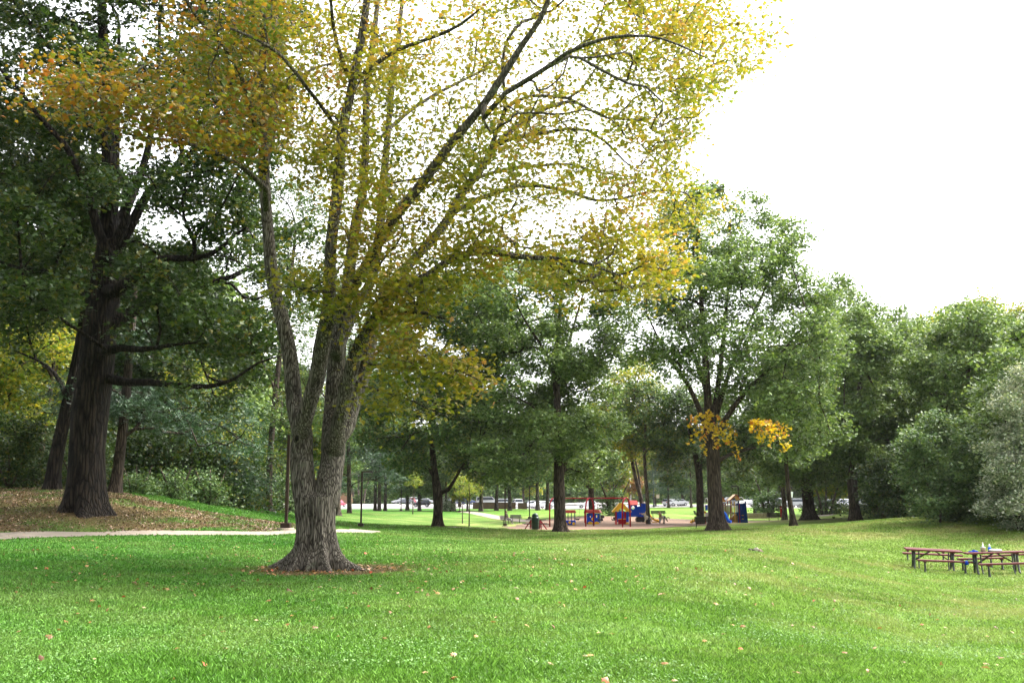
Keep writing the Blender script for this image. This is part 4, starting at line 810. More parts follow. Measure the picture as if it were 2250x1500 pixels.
# ---- more distant trees: one of each kind, then copies
def proto(name, label, h, tr, w, z0, mat, kind, size, ncl, nl, lr, shape='round', bark=BARK_FAR, N=30):
    limbs = [(np.array([(0, 0, -.2), (0, 0, z0 * .6), (.1, .05, z0), (0, .1, (h + z0) / 2), (0, 0, h * .92)]), np.array([tr, tr * .85, tr * .75, tr * .45, tr * .12]))]
    cen = []; n = 0
    while n < nl:
        z = rng.uniform(z0, h); f = (z - z0) / (h - z0); ww = w * (math.sqrt(max(.03, 1 - (2 * f - 0.9) ** 2)) if shape == 'round' else (1.05 - f) if shape == 'cone' else .7 + .3 * math.sin(f * 9)); a = rng.uniform(0, 6.28); r = ww * math.sqrt(rng.uniform(.2, 1))
        cen.append((r * math.cos(a), r * math.sin(a), z)); n += 1
    cen = np.array(cen); C = []
    for c in cen:
        m = ncl // nl; d = rng.normal(0, 1, (m, 3)); d[:, 2] += .3; d /= np.linalg.norm(d, axis=1)[:, None]; C.append(c + d * lr * np.array([1, 1, .6 if shape != 'cone' else .3]) * rng.uniform(.6, 1.05, (m, 1)))
    C = np.concatenate(C); r, _ = make_tree(name, label, (0, 0, 0), limbs, C, N, lr * .34, size, kind, mat, bark, lobes=cen, step=.9, r0=.012, rmax=tr * .5, rmin=.03, flare=.5, tsides=14)
    return r
protos = {
    'green': proto('park_tree', 'x', 15, .32, 5.5, 3.2, L_OAK2, 'blob', .42, 620, 46, 1.5),
    'dark': proto('park_tree', 'x', 17, .36, 5.5, 3.6, L_OAK, 'blob', .42, 620, 46, 1.5),
    'deep': proto('park_tree', 'x', 17, .36, 5.5, 3.6, L_OAK_SHADE, 'blob', .42, 620, 46, 1.5, bark=BARK_SHADE),
    'sapling': proto('park_tree', 'x', 5, .05, 1.1, 2.6, L_YG, 'oak', .14, 80, 12, .5, N=22),
    'yellow': proto('park_tree', 'x', 12, .22, 4.2, 2.6, L_YG, 'blob', .42, 460, 34, 1.2),
    'red': proto('park_tree', 'x', 12, .22, 4.2, 2.8, L_RED, 'blob', .42, 420, 34, 1.2),
    'conifer': proto('pine_tree', 'x', 18, .30, 4.6, 2.2, L_PINE, 'needle', .42, 640, 60, 1.3, 'cone'),
    'tall': proto('park_tree', 'x', 20, .26, 4.2, 6.5, L_OAK2, 'blob', .42, 560, 40, 1.4),
}
KIND = {'sapling': 'young yellow-green sapling', 'green': 'green round-crowned tree', 'dark': 'dark green tree', 'deep': 'deep-shaded dark tree', 'yellow': 'yellow-green tree', 'red': 'russet autumn tree', 'conifer': 'feathery pine', 'tall': 'tall bare-trunked tree'}
FT = [  # kind, px, base py, distance, height, where
    ('tall', 824, 1124.5, 152, 19, 'left of the trunk trio beyond the second lamp post'), ('tall', 833, 1125, 150, 20, 'middle of the trunk trio beyond the second lamp post'), ('tall', 846, 1125, 151, 19, 'right of the trunk trio beyond the second lamp post'),
    ('green', 895, 1121, 165, 13, 'by the parking lot behind the second lamp post'), ('green', 921, 1124.5, 152, 12, 'in front of the dark hatchback'), ('sapling', 907, 1131, 124, 6, 'with a forked trunk left of the round-crowned oak'),
    ('green', 997, 1124, 155, 14, 'just right of the round-crowned oak trunk'), ('dark', 1057, 1123.5, 148, 16, 'before the low brown wall'), ('dark', 1091, 1121.5, 158, 14, 'before the brown wall, left of the seated person'),
    ('dark', 1120, 1120.5, 160, 15, 'before the gap in the brown wall'), ('yellow', 1027, 1125.5, 146, 9, 'left of the brown wall'), ('dark', 1181, 1120, 160, 16, 'behind the green litter bin'), ('dark', 1203, 1119, 164, 15, 'left of the swing frame beyond the lawn'),
    ('sapling', 1016, 1141.5, 103, 5, 'beside the footpath bend'), ('sapling', 1031, 1150, 86, 5, 'nearest, just left of the playground bench'),
    ('conifer', 1469, 1113, 185, 15, 'with a straight grey trunk beyond the rocking horses'), ('dark', 1519, 1114, 182, 12, 'thin-trunked beyond the yellow slide'), ('green', 1659, 1123.5, 132, 11, 'beyond the blue castle tower'),
    ('dark', 1724, 1127, 108, 15, 'behind the thin leaning tree'), ('yellow', 1836, 1131, 122, 11, 'between the two right-hand oaks'), ('dark', 1802, 1131, 124, 9, 'slim-trunked beside the thick-trunked oak'), ('dark', 1944, 1122, 140, 14, 'right of the curved-trunk oak'),
    ('yellow', 1340, 1113, 185, 12, 'beyond the toy train'), ('red', 1362, 1112, 192, 11, 'beyond the playhouse'),
]
used = set()
def place(kind, px, py, D, hgt, label, grp, extra_z=0.):
    src = protos[kind]; o = src if kind not in used else copy_tree(src); used.add(kind)
    hp = {'sapling': 5, 'green': 15, 'dark': 17, 'deep': 17, 'yellow': 12, 'red': 12, 'conifer': 18, 'tall': 20}[kind]; p = P(px, py, D)
    o.location = (p[0], p[1], tz(p[0], p[1]) + float(far_rise(0, p[1])) + extra_z); s_ = hgt / hp; o.scale = (s_ * rng.uniform(.9, 1.1), s_ * rng.uniform(.9, 1.1), s_); o.rotation_euler = (0, 0, rng.uniform(0, 6.28))
    o['label'] = label; o['group'] = grp; return o
for k, px, py, D, h, wh in FT: place(k, px, py, D, h, KIND[k] + ' ' + wh, 'park trees on the far side of the lawn')
# rows of trees closing the view, counted from the left
rows = [('wood behind the massive oak', [(-260, 62, 17, 'deep'), (-140, 70, 18, 'yellow'), (-40, 66, 16, 'deep'), (30, 80, 18, 'yellow'), (90, 74, 17, 'green'), (150, 86, 18, 'yellow'), (215, 72, 18, 'deep'), (300, 80, 19, 'deep'), (370, 74, 17, 'deep'), (440, 84, 18, 'green'), (500, 92, 17, 'dark')], 1100),
        ('trees beyond the pale shrubs', [(548, 105, 15, 'yellow'), (580, 122, 16, 'conifer'), (615, 112, 14, 'yellow'), (650, 128, 17, 'conifer'), (690, 140, 16, 'green'), (725, 150, 15, 'yellow')], 1118),
        ('row beyond the parking lot', [(760, 285, 19, 'green'), (800, 300, 20, 'red'), (838, 290, 18, 'dark'), (876, 305, 20, 'green'), (912, 290, 19, 'yellow'), (950, 300, 18, 'red'), (990, 290, 20, 'green'), (1028, 305, 19, 'dark'), (1066, 290, 19, 'yellow'), (1104, 300, 20, 'green'), (1140, 296, 16, 'red'), (1178, 310, 19, 'green'), (1216, 300, 18, 'yellow'), (1250, 312, 19, 'red'), (1286, 300, 18, 'yellow'), (1320, 290, 19, 'green'), (1352, 300, 17, 'yellow'), (1386, 288, 20, 'green'), (1420, 296, 19, 'yellow'), (1450, 286, 20, 'green'), (1484, 280, 19, 'conifer'), (1518, 286, 20, 'green'), (1552, 280, 18, 'yellow'), (1590, 276, 20, 'green'), (1626, 270, 19, 'dark'), (1664, 272, 18, 'red'), (1700, 265, 20, 'dark'), (1740, 270, 19, 'yellow'), (1780, 262, 20, 'dark'), (1822, 266, 19, 'green'), (1864, 260, 20, 'dark'), (1908, 262, 19, 'green'), (1952, 258, 20, 'dark')], 1100),
        ('second line beside the far lawn', [(1010, 210, 15, 'green'), (1150, 215, 15, 'yellow'), (1440, 208, 13, 'yellow'), (1500, 212, 14, 'green'), (1560, 206, 14, 'dark'), (1620, 210, 13, 'green')], 1112),
        ('wood behind the right-hand bushes', [(1960, 118, 16, 'dark'), (2010, 110, 17, 'dark'), (2060, 100, 17, 'green'), (2110, 96, 16, 'dark'), (2165, 92, 17, 'dark'), (2230, 86, 15, 'green'), (2300, 80, 15, 'dark'), (2380, 76, 14, 'dark')], 1120)]
ORD = ['first', 'second', 'third', 'fourth', 'fifth', 'sixth', 'seventh', 'eighth', 'ninth', 'tenth', 'eleventh', 'twelfth', 'thirteenth', 'fourteenth', 'fifteenth', 'sixteenth', 'seventeenth', 'eighteenth', 'nineteenth', 'twentieth'] + ['twenty-' + w for w in ['first', 'second', 'third', 'fourth', 'fifth', 'sixth', 'seventh', 'eighth', 'ninth']] + ['thirtieth', 'thirty-first', 'thirty-second', 'thirty-third', 'thirty-fourth']
for rn_, lst, py in rows:
    for i, (px, D, h, k) in enumerate(lst): place(k, px, py, D, h * rng.uniform(.92, 1.08), f'{KIND[k]}, {ORD[i]} from left in the {rn_}', rn_)
# unseen trees added beyond the left frame edge to shade the lawn
for i, (x_, y_, h_) in enumerate([(-20, -2, 17), (-23, 10, 18), (-28, 20, 18), (-33, 29, 18), (-17, -14, 18), (-9, -17, 19), (-24, -10, 18), (-30, 4, 18)]):
    o = copy_tree(protos['deep']); o.location = (x_, y_, tz(x_, y_)); s_ = h_ / 17; o.scale = (s_ * 1.15, s_ * 1.15, s_); o.rotation_euler = (0, 0, i * 1.1); o['label'] = 'unseen tall tree added for shade beyond the left side of the lawn'; o['group'] = 'unseen trees added for shade beyond the left side of the lawn'
# undergrowth closing the woods, uncountable thicket
def thicket(name, label, segs, mat, n, sz=.2):
    L = []
    for (px, D, hgt, w) in segs:
        c = P(px, 1100, D); m = n // len(segs); x = c[0] + rng.normal(0, w, m); y = c[1] + rng.normal(0, 1.2, m); z = terr(x, y) + hgt * rng.beta(1.3, 2, m); L.append(np.column_stack([x, y, z]))
    o = link(name, leaf_mesh(name, np.concatenate(L), sz, 'blob', .8, .7), mat); tag(o, label, 'undergrowth', kind='stuff'); return o
thicket('undergrowth', 'dark leafy undergrowth closing the woods at the left', [(px, 62 + (i % 3) * 5, 4.5, 1.6) for i, px in enumerate(range(-160, 540, 34))], L_OAK_SHADE, 80000, .26)
thicket('undergrowth', 'dark leafy undergrowth beneath the woods at the right', [(px, D, 3.2, 1.8) for px, D in [(1960, 96), (2000, 88), (2040, 84), (2080, 78), (2120, 76), (2160, 72), (2200, 68), (2250, 64), (2300, 60), (2360, 58)]], L_OAK, 50000, .26)
thicket('roadside_hedge', 'low green hedge and verge plants along the far side of the parking lot', [(px, 272, 6.5, 4.0) for px in range(560, 2060, 20)], L_OAK2, 70000, .8)
# ------------------------------------------------------------------ things in the park
PB = lambda n, c, **k: paint(n, c, k.pop('rough', .45), **k)
M_RED = PB('red_paint', (0.24, 0.003, 0.01), spec=.15, rough=.45, dirt=.12); M_RROOF = PB('red_plastic_roof', (0.42, 0.05, 0.045), rough=.5, dirt=.15)
M_BLUE = PB('blue_plastic', (0.001, 0.045, 0.42), spec=.15, rough=.5, dirt=.12); M_BLUE2 = PB('slide_blue', (0.01, 0.12, 0.7), spec=.15, rough=.3, dirt=.1)
M_DBLUE = PB('dark_blue_paint', (0.003, 0.03, 0.2), spec=.15, dirt=.1); M_TEAL = PB('teal_paint', (0.005, 0.05, 0.065), dirt=.1)
M_YEL = PB('yellow_plastic', (0.6, 0.33, 0.01), rough=.4, dirt=.12); M_TANR = PB('tan_roof', (0.45, 0.26, 0.07), dirt=.12)
M_BLK = PB('black_plastic', (0.015, 0.015, 0.015), dirt=.2); M_WHITE = PB('white_paint', (0.6, 0.6, 0.6), dirt=.08); M_CREAM = PB('cream_plastic', (0.4, 0.34, 0.24), dirt=.15)
M_BROWN = PB('brown_metal', (0.0225, 0.011, 0.006), rough=.5, dirt=.25); M_GALV = PB('galvanised_steel', (0.06, 0.065, 0.06), rough=.45, metal=.6, dirt=.25)
M_WOODR = PB('red_stained_planks', (0.11, 0.022, 0.024), rough=.65, dirt=.3, scale=14); M_WOODRD = PB('weathered_red_planks', (0.06, 0.025, 0.018), rough=.8, dirt=.3, scale=14)
M_BENCH = PB('dark_slats', (0.0175, 0.014, 0.011), rough=.6, dirt=.3); M_BENCHL = PB('grey_slats', (0.08, 0.075, 0.065), rough=.6, dirt=.3)
M_BIN = PB('green_bin', (0.004, 0.025, 0.015), rough=.4, dirt=.15); M_STONE = paint('field_stone', (0.30, 0.24, 0.17), .9, dirt=.5, scale=7, bump=.8)
M_SKIN = PB('skin', (0.25, 0.15, 0.105), rough=.6, dirt=.05); M_CHAIN = PB('chain_steel', (0.12, 0.12, 0.12), rough=.5, metal=.5)
M_GLASS = PB('car_glass', (0.03, 0.04, 0.05), rough=.08, dirt=.1); M_TYRE = PB('tyre_rubber', (0.02, 0.02, 0.02), rough=.9); M_RIM = PB('alloy_rim', (0.45, 0.45, 0.46), rough=.35, metal=.6)
M_LAMPR = PB('tail_lamp', (0.4, 0.01, 0.01), rough=.2); M_HEAD = PB('head_lamp', (0.7, 0.7, 0.68), rough=.1)
M_BRICKY = paint('tan_brick', (0.21, 0.12, 0.07), .9, dirt=.25, scale=3); M_WALLB = paint('brown_block_wall', (0.07, 0.0425, 0.025), .9, dirt=.25, scale=2)

M_BENCH.node_tree.nodes['Principled BSDF'].inputs['Specular IOR Level'].default_value = .1
# lamp posts -------------------------------------------------
def lamp(px, py, D, label, side=1, h=3.66, base=True):
    g = G(px, py, D); t = thing('lamp_post', label, 'lamp post', g, 0, 'lamp posts along the footpaths')
    MB().box((0, 0, h / 2), (.115, .115, h)).build('pole', M_BROWN, t, bevel=.008)
    hd = MB().box((side * .40, 0, h - .02), (.60, .26, .10), taper=.92).build('lamp_head', M_BROWN, t, bevel=.01); MB().box((side * .40, 0, h - .078), (.46, .2, .016)).build('lens', M_WHITE, hd)
    MB().box((side * .09, 0, h - .03), (.10, .06, .05)).build('arm', M_BROWN, t)
    MB().box((0, 0, .17), (.36, .36, .20)).build('base_cover', M_BROWN, t, bevel=.01)
    if base: MB().lathe([(.33, -.15), (.33, .05), (.31, .075)], 24).build('concrete_footing', M_CONC, t)
lamp(628, 1163, 39, 'tall brown square lamp post just left of the big maple'); lamp(793, 1159, 67, 'brown lamp post with its head showing, right of the big maple', base=False)
lamp(1109.7, 1153.5, 98, 'dark lamp post in front of the seated person', h=4.8); lamp(1163.6, 1146, 112, 'dark lamp post rising behind the green litter bin')
lamp(1624, 1141, 106, 'dark lamp post behind the play tower with its head to the left', -1); lamp(881, 1127, 148, 'small distant lamp post left of the round-crowned oak'); lamp(1010, 1131, 138, 'small distant lamp post right of the round-crowned oak')
lamp(1829, 1132, 121, 'dark lamp post between the two right-hand oaks')

# picnic tables ----------------------------------------------
def leg_curve(mb, x, y0, top, foot, side, r=.042):
    mb.tube([(x, y0, top), (x, y0 + side * .0, top * .6), (x, y0 + side * .03, top * .3), (x, y0 + side * .12, .06), (x, y0 + side * .26, foot)], [r, r, r, r * .9, r * .7], 8)
def picnic(px, py, D, rz, label, matn=M_WOODR):
    g = G(px, py, D); sl = (tz(g.x + 1, g.y) - tz(g.x - 1, g.y)) / 2; t = thing('picnic_table', label, 'picnic table', g, rz, 'picnic tables on the right of the lawn'); t.rotation_euler = (math.atan(tz(g.x, g.y + .7) - tz(g.x, g.y - .3)) * .9, -math.atan(sl), rz)
    L = 1.98
    for sy in (-1, 1):
        mb = MB(); 
        for k in range(2): mb.box((0, sy * (.16 + .155 * k), .75), (L, .145, .055))
        mb.build('table_plank', matn, t, bevel=.006)
    for sx in (-1, 1):
        fr = MB(); leg_curve(fr, sx * .68, -.20, .70, 0, -1); leg_curve(fr, sx * .68, .20, .70, 0, 1); leg_curve(fr, sx * .52, -.2, .70, .0, -1, .026)
        fr.build('leg', M_GALV, t, True); MB().box((sx * .68, 0, .705), (.09, .68, .05)).build('cross_bearer', M_WOODRD, t); MB().tube([(sx * .68, -.2, .33), (sx * .68, .2, .33)], .02, 6).build('stretcher', M_GALV, t)
        for sy in (-.08, .08): MB().tube([(sx * .08, sy, .71), (sx * .62, sy, .36)], .02, 6).build('brace', M_BROWN, t)
    return t, g
def park_bench_flat(px, py, D, rz, label, h=.45, L=1.95):
    g = G(px, py, D); sl = (tz(g.x + 1, g.y) - tz(g.x - 1, g.y)) / 2; t = thing('backless_bench', label, 'bench', g, rz, 'backless benches beside the picnic tables'); t.rotation_euler = (math.atan(tz(g.x, g.y + .7) - tz(g.x, g.y - .3)) * .9, -math.atan(sl), rz)
    MB().box((0, 0, h), (L, .27, .06)).build('seat', M_WOODR, t, bevel=.006)
    for sx in (-1, 1):
        MB().box((sx * .68, 0, h - .05), (.08, .26, .05)).build('bearer', M_WOODRD, t)
        mb = MB(); leg_curve(mb, sx * .68, -.05, h - .05, 0, -.6, .028); mb.tube([(sx * .68, .05, h - .05), (sx * .68, .05, .2), (sx * .68, .12, 0)], .024, 6); mb.build('leg', M_GALV, t, True)
A_ = R(-14)
pt1, g1 = picnic(2050, 1254, 38.5, A_, 'red-topped picnic table, left of the two, with nothing on it'); pt2, g2 = picnic(2191, 1259, 36.5, A_, 'red-topped picnic table at the right edge with bottles on it')
park_bench_flat(2077, 1259, 37.0, A_, 'backless red bench in front of the left picnic table', L=1.85); park_bench_flat(2049, 1247, 40.1, A_, 'backless red bench directly behind the left picnic table', L=2.2); park_bench_flat(2034, 1242, 41.6, A_, 'rearmost backless red bench behind the left picnic table', L=1.5)
park_bench_flat(2222, 1266, 34.9, A_, 'backless red bench in front of the right picnic table'); park_bench_flat(2160, 1254, 38.0, A_, 'backless red bench between the two picnic tables', L=1.7); park_bench_flat(2222, 1250, 38.9, A_, 'backless red bench behind the right picnic table')
def on_table(dx, dy, dz=.772): return pt2.matrix_basis @ Vector((dx, dy, dz))
t = thing('squeeze_bottle', 'white pointed squeeze bottle on the right picnic table', 'bottle', on_table(-.33, .22)); MB().lathe([(.075, 0), (.08, .12), (.078, .155), (.02, .16)], 14).build('body', M_CREAM, t, True); MB().lathe([(.085, .155), (.085, .175), (.03, .18), (.012, .33), (.004, .34)], 14).build('nozzle', M_WHITE, t, True)
t = thing('spray_bottle', 'blue and white bottle on the right picnic table', 'bottle', on_table(-.12, .20)); MB().lathe([(.05, 0), (.055, .13), (.04, .16)], 14).build('body', M_BLUE2, t, True); MB().lathe([(.04, .16), (.035, .22), (.02, .26), (.005, .27)], 14).build('cap', M_WHITE, t, True)
mb = MB(); mb.lathe([(.02, 0), (.12, .015), (.17, .06), (.14, .11), (.05, .13), (.005, .125)], 18); o = mb.build('plastic_bag', M_WHITE, None, True); o.location = on_table(.06, .18, .772); o.scale = (1.5, .8, .7); tag(o, 'crumpled white plastic bag lying on the right picnic table', 'bag')
mb = MB(); mb.box((0, 0, .02), (.30, .16, .035)); mb.box((.05, 0, .05), (.18, .1, .03), (0, .2, .3)); o = mb.build('blue_cloth', M_BLUE, None, bevel=.01); o.location = on_table(-.66, .24, .772); tag(o, 'dark blue folded cloth on the far left corner of the right picnic table', 'cloth')
mb = MB(); mb.lathe([(.01, 0), (.07, .02), (.085, .09), (.05, .15), (.01, .16)], 12); o = mb.build('blue_pouch', M_BLUE, None, True); o.location = on_table(-.98, 0, .33); tag(o, 'small dark blue pouch hanging by the right picnic table leg', 'pouch'); 
MB().tube([(0, 0, .15), (.12, 0, .22), (.30, 0, .10)], .006, 5).build('strap', M_BLUE, o)

# rock pile ---------------------------------------------------
for i, (px, w, h, m) in enumerate([(1648, .20, .13, 'dark'), (1655, .17, .12, 'dark'), (1662, .24, .19, 'pale'), (1669, .2, .15, 'tan'), (1673, .16, .11, 'tan')]):
    bm = bmesh.new(); bmesh.ops.create_icosphere(bm, subdivisions=2, radius=1); r_ = random.Random(i)
    for v in bm.verts: v.co *= 1 + r_.uniform(-.22, .15)
    for v in bm.verts: v.co.x *= w * .36; v.co.y *= w * .4; v.co.z *= h * .5
    me = bpy.data.meshes.new('stone'); bm.to_mesh(me); bm.free(); o = link('stone', me, paint('stone_%s' % m, {'dark': (.05, .04, .03), 'pale': (.28, .25, .20), 'tan': (.17, .12, .09)}[m], .9, dirt=.4, scale=9), None)
    o.location = G(px, 1213, 31.5, h * .3); o.rotation_euler = (0, 0, i * 1.3)
    tag(o, ['small dark stone at the left end of the stone heap on the lawn', 'second dark stone from the left in the stone heap', 'largest pale stone in the middle of the stone heap', 'tan stone right of the pale one in the stone heap', 'small tan stone at the right end of the stone heap'][i], 'stone', 'heap of stones on the lawn')

# benches with backs -----------------------------------------
def bench(px, py, D, rz, label, L=1.6, mat=M_BENCH, grp='slatted benches around the playground'):
    g = G(px, py, D); t = thing('park_bench', label, 'bench', g, rz, grp)
    mb = MB()
    for k in range(4): mb.box((0, -.18 + k * .115, .44), (L, .09, .03))
    mb.build('seat', mat, t); mb = MB()
    for k in range(4): mb.box((0, .25 + k * .028, .53 + k * .10), (L, .028, .085), (R(-14), 0, 0))
    mb.build('backrest', mat, t)
    for sx in (-1, 1):
        x = sx * (L / 2 - .22); MB().tube([(x, 0, 0), (x, 0, .42)], .032, 8).build('leg', M_BENCH, t); MB().tube([(x, -.2, .41), (x, .2, .41), (x, .35, .85)], .022, 6).build('bracket', M_BENCH, t)
        x = sx * (L / 2 + .01); MB().tube([(x, .26, .66), (x, 0, .67), (x, -.18, .66), (x, -.22, .58), (x, -.20, .44)], .018, 6).build('armrest', M_BENCH, t)
    return t
RB = bench(1112, 1153, 104, R(62), 'bench with the seated person on it, beside a lamp post', mat=M_BENCHL)
bench(1134, 1152.5, 105, R(8), 'empty grey bench right of the seated person', L=1.15, mat=M_BENCHL); _kb = bench(1447, 1142, 112, 0, 'dark bench behind the child and rocking horses', L=1.8); _kb.scale = (.9, .9, .82)
bench(1548, 1156, 76, R(186), 'dark bench left of the fan-shaped oak trunk, facing the playground', L=1.7); bench(1700, 1146, 104, R(172), 'dark bench alone right of the blue castle tower', L=1.35)
bench(1533, 1143, 112, R(90), 'side-on bench behind the yellow slide', L=1.2)

# litter bin and picnic table near it ------------------------
t = thing('litter_bin', 'dark green domed litter bin in front of the small picnic table', 'litter bin', G(1176, 1163, 73))
MB().lathe([(.24, .05), (.26, .08), (.275, .84), (.27, .86)], 24).build('body', M_BIN, t, True); MB().lathe([(.33, .855), (.33, .885), (.26, .90), (.255, 1.0), (.22, 1.10), (.14, 1.18), (.04, 1.215), (.0, 1.22)], 24).build('domed_lid', M_BIN, t, True); MB().lathe([(.06, -.1), (.06, .06)], 8).build('post', M_BLK, t)
t = thing('picnic_table', 'small dark picnic table with red frame behind the litter bin', 'picnic table', G(1177, 1160.5, 76.5), R(4))
MB().box((0, 0, .74), (1.5, .7, .05)).build('tabletop', M_BENCH, t)
for sy in (-1, 1): MB().box((0, sy * .68, .44), (1.9, .26, .05)).build('bench_seat', M_BENCH, t)
for sx in (-1, 1):
    mb = MB(); mb.tube([(sx * .35, -.72, .0), (sx * .35, -.3, .7)], .045, 6); mb.tube([(sx * .35, .72, 0), (sx * .35, .3, .7)], .045, 6); mb.tube([(sx * .35, -.7, .41), (sx * .35, .7, .41)], .04, 6); mb.tube([(sx * .35, 0, .7), (sx * .85, 0, .0)], .045, 6); mb.build('leg_frame', M_RED, t)

# swing frame -------------------------------------------------
A = G(1217, 1156.5, 89.5); B = G(1296, 1157, 87); Cc = G(1376.5, 1157.5, 85); ax = (Cc - A).normalized(); ax.z = 0; ax.normalize(); pr = Vector((-ax.y, ax.x, 0)); top = 2.42
t = thing('swing_set', 'red tubular swing frame with three arches and four belt swings', 'swing set', B)
topz = B.z + top
for q in (A, B, Cc):
    w = .62; pts = [q - pr * w * 1.02 + Vector((0, 0, -.15)), q - pr * w + Vector((0, 0, topz - q.z - .85))]
    for k in range(1, 12):
        a = PI - k * PI / 12; pts.append(q + pr * w * math.cos(a) + Vector((0, 0, topz - q.z - .85 + math.sin(a) * .85)))
    pts += [q + pr * w + Vector((0, 0, topz - q.z - .85)), q + pr * w * 1.02 + Vector((0, 0, -.15))]
    MB().tube([p - B for p in pts], .065, 10).build('arch', M_RED, t, True)
for a, b in ((A, B), (B, Cc)):
    p = Vector((a.x, a.y, topz - .02)) - B; q = Vector((b.x, b.y, topz - .02)) - B; MB().tube([p, q], .055, 10).build('crossbar', M_RED, t, True)
    for f in (.28, .66):
        c = p.lerp(q, f); sw = MB()
        for s_ in (-.24, .24): sw.tube([c + ax * s_, c + ax * s_ * .9 + Vector((0, 0, -1.72))], .011, 4)
        cc = sw.build('chains', M_CHAIN, t); z = -1.72
        MB().tube([c + ax * -.22 + Vector((0, 0, z)), c + ax * -.14 + Vector((0, 0, z - .09)), c + ax * .14 + Vector((0, 0, z - .09)), c + ax * .22 + Vector((0, 0, z))], [.03, .07, .07, .03], 6).build('belt_seat', M_BLK, t)

def panel(name, outline, th, mat, parent, y=0., holes=(), bevel=0):
    """upright board in x,z with openings; cut on a fine grid is avoided: built with bmesh triangulation of edge loops"""
    bm = bmesh.new(); loops = [outline] + list(holes)
    es = []
    for lp in loops:
        vs = [bm.verts.new((x, y, z)) for x, z in lp]; es += [bm.edges.new((vs[i], vs[(i + 1) % len(vs)])) for i in range(len(vs))]
    r_ = bmesh.ops.triangle_fill(bm, use_beauty=True, use_dissolve=False, edges=es); fs = [f for f in bm.faces]
    ex = bmesh.ops.extrude_face_region(bm, geom=fs); bmesh.ops.translate(bm, verts=[v for v in ex['geom'] if isinstance(v, bmesh.types.BMVert)], vec=(0, th, 0))
    bmesh.ops.recalc_face_normals(bm, faces=bm.faces[:]); me = bpy.data.meshes.new(name); bm.to_mesh(me); bm.free(); return link(name, me, mat, parent)
def ell(cx, cz, rx, rz, n=16): return [(cx + rx * math.cos(2 * PI * k / n), cz + rz * math.sin(2 * PI * k / n)) for k in range(n)]
def rect(x0, z0, x1, z1): return [(x0, z0), (x1, z0), (x1, z1), (x0, z1)]
# toy train: open carriage ------------------------------------
m = mpp(93)
t = thing('toy_train_carriage', 'open-sided blue toy carriage with thin posts and pink-red roof, half behind the oak trunk', 'play train', G(1252, 1152, 91), R(-4))
MB().box((0, 0, .27), (1.0, .9, .40), taper=1.06).build('body', M_BLUE, t, bevel=.05)
for x in (-.44, -.15, .15, .44):
    for y in (-.38, .38): MB().tube([(x, y, .45), (x, y, 1.12)], .035, 6).build('post', M_TEAL, t)
MB().prism([(-.56, 1.12), (.60, 1.12), (.50, 1.38), (-.46, 1.38)], -.5, .5).build('roof', M_RROOF, t, bevel=.03)
for x, z, r in ((-.33, .16, .12), (0, .30, .12), (.35, .20, .13)): MB().lathe([(r, 0), (r, .05)], 14, M=Matrix.Translation((x, -.47, z)) @ Matrix.Rotation(R(90), 4, 'X')).build('yellow_disc', M_YEL, t)
t = thing('toy_train_carriage', 'closed blue toy carriage with windows and dark red end, beside the middle swing arch', 'play train', G(1301, 1151, 93), R(-14))
panel('side_panel', rect(-.42, .18, .72, .98), .06, M_BLUE, t, -.42, [ell(-.16, .72, .13, .15), ell(.42, .72, .14, .16)]); panel('side_panel', rect(-.42, .18, .72, .98), .06, M_BLUE, t, .36, [ell(-.16, .72, .13, .15), ell(.42, .72, .14, .16)])
MB().box((.74, 0, .58), (.06, .76, .80)).build('end_panel', M_TEAL, t); mb = MB(); mb.box((-.62, -.33, .62), (.08, .08, 1.0)); mb.box((-.62, .33, .62), (.08, .08, 1.0)); mb.build('end_post', M_RED, t); MB().box((-.62, 0, .42), (.08, .7, .34)).build('end_gate', M_YEL, t)
MB().prism([(-.62, 1.02), (.86, 1.02), (.72, 1.32), (-.50, 1.32)], -.55, .55).build('roof', M_RROOF, t, bevel=.03); MB().prism([(-.55, .98), (0, 1.28), (.55, .98)], -.02, .02, Matrix.Translation((-.68, 0, .03)) @ Matrix.Rotation(R(90), 4, 'Z')).build('gable', M_BROWN, t)
for x in (-.08, .52): MB().lathe([(.17, 0), (.17, .09)], 14, M=Matrix.Translation((x, -.44, .12)) @ Matrix.Rotation(R(90), 4, 'X') @ Matrix.Diagonal((1.25, .8, 1, 1))).build('wheel', M_YEL, t)
MB().lathe([(.13, 0), (.13, .04)], 14, M=Matrix.Translation((.14, -.45, .48)) @ Matrix.Rotation(R(90), 4, 'X')).build('yellow_disc', M_YEL, t); MB().box((.1, 0, .12), (1.1, .6, .1)).build('chassis', M_BLK, t)
t = thing('spring_rider', 'small dark spring rider right of the closed toy carriage', 'spring rider', G(1323, 1146, 99)); MB().lathe([(.09, 0), (.12, .1), (.09, .2), (.12, .3)], 10).build('spring', M_BLK, t, True); MB().box((0, 0, .45), (.5, .16, .28), taper=.7).build('body', M_BROWN, t, bevel=.05); MB().tube([(.0, 0, .5), (.02, 0, .85)], .03, 6).build('handle_post', M_RED, t)
